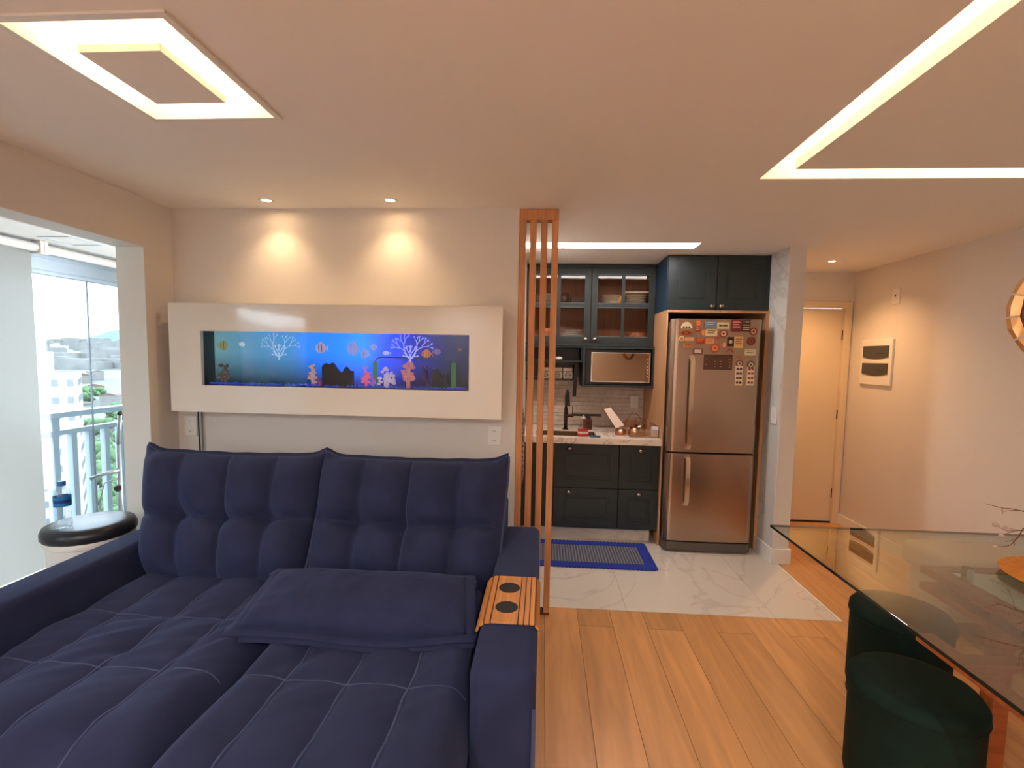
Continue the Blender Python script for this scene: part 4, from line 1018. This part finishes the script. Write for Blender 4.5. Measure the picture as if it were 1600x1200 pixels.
cr.color_ramp.elements[0].color = (*lin((30, 28, 32)), 1); cr.color_ramp.elements[1].position = .42; cr.color_ramp.elements[1].color = (*lin((170, 150, 140)), 1)
tct = n.new('ShaderNodeTexCoord'); l.new(tct.outputs['Object'], vo.inputs[0]); l.new(vo.outputs[0], cr.inputs[0]); l.new(cr.outputs[0], n['Principled BSDF'].inputs['Base Color'])
b = MB()
b.grid(lambda u, v: Vector((-.15 + .012 * math.sin(u * 14) + .008, 3.2 + u * .2, .70 + v * .5)), 24, 12)
tw = b.build('hanging_towel', twm, smooth=True); so = tw.modifiers.new('thick', 'SOLIDIFY'); so.thickness = .006
tag(tw, 'black and white patterned towel hanging behind the slats', 'towel')
tag(MB().box(-.17, -.13, 3.29, 3.31, 1.19, 1.205, .003).build('towel_hook', chrome), 'small metal hook holding the patterned towel', 'hook')

# ------------------------------------------------------------------ entry
dd = thing('door_1', (2.64, YE, 0), 'entrance door', 'door'); del dd['category']; dd['kind'] = 'structure'
lf = MB().box(1.945, 2.832, YE + .02, YE + .055, .012, 2.075, .002).build('leaf', door_m, dd)
MB().box(2.832, 2.892, YE - .018, YE + .06, 0, 2.135, .003).box(1.945, 2.832, YE - .018, YE + .06, 2.078, 2.135, .003).build('frame', door_m, dd)
for z in (1.78, 1.02, .25): MB().cyl((2.833, YE + .012, z), (2.833, YE + .012, z + .09), .007, seg=10).build('hinge', mat('bronze', (90, 60, 36), .4, .7), dd)
MB().box(1.945, 2.832, YE + .005, YE + .06, .0, .012).build('threshold', mat('dark_gap', (40, 26, 20), .8), dd)
def panel_x(x, y0, y1, z0, z1, d, nm, mm, par): return MB().box(x - d, x, y0, y1, z0, z1, .003).build(nm, mm, par)
eb = thing('breaker_box', (XR, 4.36, 1.375), 'white breaker panel with two dark covers on the entry wall', 'breaker box')
panel_x(XR, 4.17, 4.56, 1.375, 1.77, .02, 'case', plastic_w, eb)
dkp = mat('smoked_plastic', (62, 62, 64), .3)
for z0, z1 in ((1.60, 1.715), (1.455, 1.565)):
    pts = [(XR - .026, 4.205, z1)] + [(XR - .026, 4.205 + .32 * i / 12, z0 + .018 - .018 * math.sin(math.pi * i / 12)) for i in range(13)] + [(XR - .026, 4.525, z1)]
    o = MB().prism(pts, (.008, 0, 0)).build('cover', dkp, eb)
    MB().box(XR - .0265, XR - .026, 4.25, 4.36, z0 + .045, z0 + .053).build('mark', mat('mark_grey', (40, 40, 42), .5), o)
sw = thing('wall_switch', (XR, 4.2, 2.05), 'white switch plate high on the entry wall near the ceiling', 'switch')
panel_x(XR, 4.15, 4.235, 2.055, 2.185, .01, 'plate', plastic_w, sw); panel_x(XR - .01, 4.175, 4.21, 2.09, 2.15, .002, 'insert', plastic_w, sw); panel_x(XR - .012, 4.188, 4.197, 2.115, 2.135, .001, 'slot', outlet_dark, sw)
s2 = thing('wall_switch', (1.796, 3.8, 1.08), 'white light switch on the marble pillar beside the fridge', 'switch')
panel_x(1.796, 3.755, 3.845, 1.08, 1.215, .01, 'plate', plastic_w, s2); panel_x(1.786, 3.785, 3.815, 1.12, 1.175, .003, 'rocker', plastic_w, s2)

# ------------------------------------------------------------------ dining corner
tb = thing('dining_table', (1.7, 1.4, 0), 'large clear glass table top on a stacked wooden slab base', 'table')
MB().box(1.12, 2.45, .35, 2.345, .758, .77, .001, 1).build('glass_top', table_glass, tb)
eg = mat('glass_edge', (16, 34, 30), .15)
MB().ring(1.1185, 2.4515, .3485, 2.3465, 1.12, 2.45, .35, 2.345, .7585, .7695).build('glass_edge', eg, tb)
def slab(z0, z1): MB().ring(1.63, 2.35, .75, 2.09, 1.70, 2.28, .82, 2.035, z0, z1).build('slab_frame', base_wood, tb)
slab(.675, .705); slab(.605, .633)
MB().box(1.70, 2.28, .82, 2.035, .68, .70).build('inset_panel', mat('pale_inset', (228, 228, 214), .3), tb)
for x, y in ((1.66, .8), (2.3, .8), (1.70, 1.95), (2.3, 2.04)):
    MB().box(x - .02, x + .02, y - .02, y + .02, .633, .675).build('spacer', base_wood, tb)
    MB().box(x + (.08 if x < 2 else -.03) - .03, x + (.08 if x < 2 else -.03) + .03, y - .1, y - .04, 0, .605, .003).build('leg', base_wood, tb)
    MB().cyl((x, y, .705), (x, y, .758), .02, seg=16).build('glass_pad', chrome, tb)
MB().box(1.215, 1.27, .45, 1.555, .675, .70, .003).build('side_beam', base_wood, tb)
for y in (.9, 1.4): MB().box(1.27, 1.63, y, y + .05, .677, .698).build('cross_beam', base_wood, tb)
def stool(cx, cy, label):
    t = thing('round_stool', (cx, cy, 0), label, 'stool')
    MB().lathe([(0, .012), (.165, .012), (.182, .03), (.19, .07), (.19, .40)], (cx, cy, 0), 48).build('drum', green_vel, t, True)
    MB().lathe([(.19, .40), (.195, .406), (.194, .43), (.18, .447), (.15, .452), (0, .454)], (cx, cy, 0), 48).build('padded_seat', green_vel, t, True)
    MB().tube([(cx + .193 * math.cos(a * math.pi / 24), cy + .193 * math.sin(a * math.pi / 24), .402) for a in range(48)], .004, 6, closed=True).build('piping', green_vel, t, True)
    MB().lathe([(.18, 0), (.186, .006), (.18, .012), (0, .012)], (cx, cy, 0), 32).build('foot_ring', rubber, t, True)
stool(1.325, 1.68, 'dark green velvet drum stool in front, nearest the camera beside the table edge')
stool(1.655, 2.21, 'dark green velvet drum stool farther back under the glass table')
bn = thing('padded_bench', (2.5, 2.92, 0), 'beige upholstered bench standing behind the glass table at the wall', 'bench')
beige = mat('beige_cloth', (206, 178, 152), .85, bump=.2, bump_scale=500)
MB().box(2.28, 2.87, 2.72, 3.1, .32, .47, .04, 4).build('seat', beige, bn, 'auto'); MB().box(2.32, 2.84, 2.76, 3.06, .1, .33, .01).build('box', beige, bn, 'auto')
for x in (2.36, 2.80):
    for y in (2.8, 3.02): MB().cyl((x, y, 0), (x, y, .11), .02, .025, 12).build('leg', base_wood, bn)
# charger plate and dry arrangement
pc = Vector((1.955, 1.78, .77))
tag(MB().lathe([(0, .006), (.03, .0), (.15, .002), (.215, .016), (.225, .022), (.22, .025), (.15, .012), (0, .012)], pc, 48).build('charger_plate', straw, smooth=True), 'round amber woven charger on the glass table', 'plate')
ar = thing('dry_arrangement', pc + Vector((.02, 0, .013)), 'nest of dry twigs with pale buds standing on the amber charger', 'plant')
ac = pc + Vector((.02, 0, .17))
MB().lathe([(0, 0), (.05, 0), (.055, .01), (.025, .03), (.025, .09), (.06, .12), (.07, .13), (0, .12)], pc + Vector((.02, 0, .013)), 24).build('foot_vase', mat('dark_wood', (90, 42, 24), .5), ar, True)
rnd = random.Random(11)
bm_b, bm_f = MB(), MB()
def branch(p, d, L, r, dep):
    pts = [p]; q = p.copy(); dd_ = d.copy()
    for i in range(4):
        dd_ = (dd_ + Vector((rnd.uniform(-.25, .25), rnd.uniform(-.25, .25), rnd.uniform(-.15, .2)))).normalized(); q = q + dd_ * L / 4; pts.append(q.copy())
    bm_b.tube(pts, r, 5, r * .6)
    if dep:
        for k in range(3):
            s = pts[rnd.choice((2, 3, 4))]; nd = (dd_ + Vector((rnd.uniform(-.8, .8), rnd.uniform(-.8, .8), rnd.uniform(-.5, .6)))).normalized(); branch(s, nd, L * .55, r * .6, dep - 1)
    else:
        if rnd.random() < .55: bm_f.sphere(pts[-1], rnd.uniform(.006, .012), (1, 1, .8), 6, 5)
for i in range(22):
    a = rnd.uniform(0, 2 * math.pi); el = rnd.uniform(-.35, 1.1)
    branch(ac + Vector((.03 * math.cos(a), .03 * math.sin(a), 0)), Vector((math.cos(a) * math.cos(el), math.sin(a) * math.cos(el), math.sin(el))), rnd.uniform(.10, .17), .0035, 2)
stuff(bm_b.build('twigs', twig, ar)); stuff(bm_f.build('buds', bud, ar, True))
# ring pendant
rc = Vector((1.305, 1.22, 1.70)); E1, E2 = Vector((.707, -.707, 0)), Vector((.707, .707, 0)); RP = thing('ring_pendant', (rc.x, rc.y, H), 'faceted gold ring pendant hanging over the glass table', 'pendant light')
crys = mat('amber_crystal', (232, 176, 110), .12, .35, coat=.5)
N = 16
for i in range(N):
    a0, a1 = i * 2 * math.pi / N + .1, (i + 1) * 2 * math.pi / N + .1
    b = MB(); V = []
    for a in (a0 + .015, a1 - .015):
        c_, s_ = math.cos(a), math.sin(a); am = (a0 + a1) / 2
        V.append([rc + E1 * (r * c_) + E2 * dy + Vector((0, 0, r * s_)) for r, dy in ((.13, -.014), (.147, -.02), (.155, 0), (.147, .02), (.13, .014))])
    mid_ = [p * .5 + q_ * .5 for p, q_ in zip(*V)]; mid_[2] = rc + (mid_[2] - rc) * 1.03; mid_[1] = rc + (mid_[1] - rc) * 1.02
    rows = [V[0], mid_, V[1]]; vv = [[b.bm.verts.new(p) for p in r_] for r_ in rows]
    for r_ in range(2):
        for j in range(5): b.bm.faces.new((vv[r_][j], vv[r_ + 1][j], vv[r_ + 1][(j + 1) % 5], vv[r_][(j + 1) % 5]))
    b.bm.faces.new(vv[0]); b.bm.faces.new(vv[2][::-1]); b.build('crystal_facet', crys, RP)
b = MB(); n_ = 48; V = [[b.bm.verts.new(rc + E1 * (r * math.cos(i * 2 * math.pi / n_)) + E2 * dy + Vector((0, 0, r * math.sin(i * 2 * math.pi / n_)))) for r, dy in ((.124, -.014), (.13, -.014), (.13, .014), (.124, .014))] for i in range(n_)]
for i in range(n_):
    for j in range(4): b.bm.faces.new((V[i][j], V[(i + 1) % n_][j], V[(i + 1) % n_][(j + 1) % 4], V[i][(j + 1) % 4]))
b.build('inner_band', mat('bronze_dark', (84, 44, 28), .3, .7), RP, True)
MB().cyl((rc.x, rc.y, 1.85), (rc.x, rc.y, H - .02), .002, seg=6).build('cord', rubber, RP)
MB().lathe([(0, -.025), (.045, -.022), (.05, -.003), (0, -.001)], (rc.x, rc.y, H), 24).build('canopy', gold, RP, True)

# ------------------------------------------------------------------ the city far below
GZ = -48
hz = random.Random(21)
ter = MB()
def hgt_at(x, y):
    d = math.hypot(x, y)
    return GZ + (min(max(d - 150, 0), 1600) / 1600) ** 1.0 * 62 + 10 * noise.noise(Vector((x * .003, y * .003, 2))) * min(1, d / 300)
N1, N2 = 48, 26
def terr(u, v):
    a = math.pi * (.42 + 1.0 * u); r = 12 + 2600 * v ** 2
    x, y = r * math.cos(a), r * math.sin(a); return Vector((x, y, hgt_at(x, y)))
ter.grid(terr, N1, N2)
struct(ter.build('ground_city', mat('city_ground', (80, 82, 72), .9, noise_amt=.3, noise_scale=.02), smooth=True))
pal = [tuple(int(v * .42) for v in c) for c in [(232, 226, 214), (226, 214, 196), (236, 232, 226), (214, 206, 196), (190, 214, 220), (236, 210, 150)]]
roofs = [tuple(int(v * .42) for v in c) for c in [(214, 160, 130), (196, 150, 130), (206, 196, 186), (220, 180, 150)]]
cols_h = ['cream', 'beige', 'white', 'grey', 'pale blue', 'yellow']; cols_r = ['terracotta', 'brown tiled', 'grey flat', 'orange tiled']
def house(x, y, w, d, h, ci, ri, rot, lab, grp='houses in the city outside'):
    z = hgt_at(x, y) - 1; t = thing('house', (x, y, z), lab, 'house', grp); t.rotation_euler = (0, 0, rot)
    def B(x0, x1, y0, y1, z0, z1, nm, mm, par):
        b = MB(); b.box(x0, x1, y0, y1, z0, z1); me_o = b.build(nm, mm, None, org=(0, 0, 0)); me_o.parent = par; return me_o
    wl2 = B(-w / 2, w / 2, -d / 2, d / 2, 0, h, 'walls', mat('house_%s' % cols_h[ci], pal[ci], .85), t)
    b = MB(); rh = w * .16
    b.prism([(-w / 2 - .4, -d / 2 - .4, h), (w / 2 + .4, -d / 2 - .4, h), (0, -d / 2 - .4, h + rh)], (0, d + .8, 0)); r_ = b.build('roof', mat('roof_%s' % cols_r[ri], roofs[ri], .9), None, org=(0, 0, 0)); r_.parent = t
    wm_ = mat('far_window', (76, 82, 88), .4)
    for k in (-1, 1):
        for q_ in (-1, 1):
            B(k * w * .25 - .9, k * w * .25 + .9, q_ * d / 2 - .06, q_ * d / 2 + .06, h * .45, h * .7, 'window', wm_, t)
            B(q_ * w / 2 - .06, q_ * w / 2 + .06, k * d * .25 - .9, k * d * .25 + .9, h * .45, h * .7, 'window', wm_, t)
far = ['near', 'middle', 'far']
SPOTS = [(-92, 81, 16)]
def free(x, y, r):
    if any((x - a) ** 2 + (y - b_) ** 2 < (r + c_) ** 2 for a, b_, c_ in SPOTS): return False
    SPOTS.append((x, y, r)); return True
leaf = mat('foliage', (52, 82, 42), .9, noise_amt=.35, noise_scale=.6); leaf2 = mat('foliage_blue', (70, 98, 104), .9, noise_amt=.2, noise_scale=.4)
def tree(x, y, s, mm, lab, seed):
    z = hgt_at(x, y); r_ = random.Random(seed); t = thing('tree', (x, y, z), lab, 'tree', 'trees in the city outside')
    MB().cyl((x, y, z), (x, y, z + s), s * .1, s * .06, 8).build('trunk', twig, t)
    b = MB()
    for i in range(16): b.sphere((x + r_.uniform(-.9, .9) * s, y + r_.uniform(-.9, .9) * s, z + s * r_.uniform(.7, 1.7)), s * r_.uniform(.3, .5), (1, 1, .8), 8, 6)
    for v in b.bm.verts: v.co += Vector((noise.noise(v.co * .9), noise.noise(v.co * .9 + Vector((9, 0, 0))), noise.noise(v.co * .9 + Vector((0, 9, 0))))) * s * .18
    b.build('crown', mm, t, True)
for i in range(18):
    for _ in range(60):
        a = math.radians(hz.uniform(132, 138)); r = hz.uniform(140, 190) if i < 6 else hz.uniform(195, 240) if i < 10 else hz.uniform(250, 330) if i < 14 else hz.uniform(335, 480)
        if free(r * math.cos(a), r * math.sin(a), 8): break
    else: continue
    tree(r * math.cos(a), r * math.sin(a), hz.uniform(5.2, 6.2), leaf, '%s green tree %s of the pane joint, %s' % (('small', 'broad', 'tall')[i % 3], 'left' if a > math.radians(135.7) else 'right', 'just below the balcony railing' if i < 6 else 'beyond the first tree row' if i < 10 else 'among the nearer rooftops' if i < 14 else 'among the farther rooftops'), i)
for i in range(46):
    for _ in range(40):
        a = math.radians(hz.uniform(127, 140)) ; r = 75 + 560 * (i / 46) ** 1.15 + hz.uniform(0, 40)
        if free(r * math.cos(a), r * math.sin(a), 10.5): break
    else: continue
    x, y = r * math.cos(a), r * math.sin(a); ci, ri = hz.randrange(6), hz.randrange(4)
    house(x, y, hz.uniform(9, 15), hz.uniform(9, 14), hz.uniform(5, 9), ci, ri, hz.uniform(0, 1.5), '%s house with %s roof among the %s rooftops seen through the balcony glass' % (cols_h[ci], cols_r[ri], far[min(2, i // 16)]))
for i in range(40):                              # the rooftops that the aquarium front mirrors
    for _ in range(40):
        a = math.radians(hz.uniform(232, 254)); r = 120 + 400 * (i / 40) ** 1.1 + hz.uniform(0, 30)
        if free(r * math.cos(a), r * math.sin(a), 11): break
    else: continue
    x, y = r * math.cos(a), r * math.sin(a); ci, ri = hz.randrange(6), hz.randrange(4)
    house(x, y, hz.uniform(9, 16), hz.uniform(9, 14), hz.uniform(5, 9), ci, ri, hz.uniform(0, 1.5), '%s house with %s roof mirrored in the aquarium front' % (cols_h[ci], cols_r[ri]), 'houses mirrored in the aquarium')
fb = MB()
for i in range(1500):
    a = math.radians(hz.uniform(100, 260)); r = hz.uniform(740, 2200); x, y = r * math.cos(a), r * math.sin(a); z = hgt_at(x, y); w = hz.uniform(8, 20)
    fb.box(x - w, x + w, y - w, y + w, z - 3, z + hz.uniform(6, 16))
stuff(fb.build('distant_rooftops', mat('far_white', (98, 98, 96), .9, noise_amt=.25, noise_scale=.05)), 'mass of pale distant buildings up to the hazy horizon', 'buildings')
def tower(x, y, w, d, h, nf, rgb, rot, lab, grp=None, z=None):
    z = hgt_at(x, y) - 1 if z is None else z; t = thing('apartment_tower', (x, y, z), lab, 'building', grp); t.rotation_euler = (0, 0, rot)
    b = MB(); b.box(-w / 2, w / 2, -d / 2, d / 2, 0, h); b.box(-w * .2, w * .2, -d * .2, d * .2, h, h + 4); o = b.build('walls', mat('tower_%d_%d_%d' % rgb, rgb, .85), None, org=(0, 0, 0)); o.parent = t
    fh = h / nf; wm_ = mat('far_window', (76, 82, 88), .4)
    first = None
    for k in range(nf):
        for j in range(6):
            for sd in range(4):
                if first is None or True:
                    c_ = -w / 2 + w * (j + .5) / 6; c2 = -d / 2 + d * (j + .5) / 6
                    key = (sd, )
                    b = None
                    if first is None:
                        b = MB(); b.box(-.42, .42, -.08, .08, 0, fh * .38); first = b.build('window', wm_, None, org=(0, 0, 0)); o2 = first
                    else:
                        o2 = first.copy(); C.objects.link(o2)
                    o2.parent = t
                    if sd == 0: o2.location = (c_, -d / 2, k * fh + fh * .35)
                    if sd == 1: o2.location = (c_, d / 2, k * fh + fh * .35)
                    if sd == 2: o2.location = (-w / 2, c2, k * fh + fh * .35); o2.rotation_euler = (0, 0, math.pi / 2)
                    if sd == 3: o2.location = (w / 2, c2, k * fh + fh * .35); o2.rotation_euler = (0, 0, math.pi / 2)
tower(-92, 81, 12, 12, 46, 15, (126, 123, 118), .75, 'tall white apartment tower left in the balcony view')
for i in range(7):
    a = math.radians(235 + i * 2.3); r = 620; tower(r * math.cos(a), r * math.sin(a), 15, 15, 40, 10, (150, 118, 106), a, 'pink apartment block in the row mirrored in the aquarium front', 'mirrored pink apartment blocks')
hl = MB()
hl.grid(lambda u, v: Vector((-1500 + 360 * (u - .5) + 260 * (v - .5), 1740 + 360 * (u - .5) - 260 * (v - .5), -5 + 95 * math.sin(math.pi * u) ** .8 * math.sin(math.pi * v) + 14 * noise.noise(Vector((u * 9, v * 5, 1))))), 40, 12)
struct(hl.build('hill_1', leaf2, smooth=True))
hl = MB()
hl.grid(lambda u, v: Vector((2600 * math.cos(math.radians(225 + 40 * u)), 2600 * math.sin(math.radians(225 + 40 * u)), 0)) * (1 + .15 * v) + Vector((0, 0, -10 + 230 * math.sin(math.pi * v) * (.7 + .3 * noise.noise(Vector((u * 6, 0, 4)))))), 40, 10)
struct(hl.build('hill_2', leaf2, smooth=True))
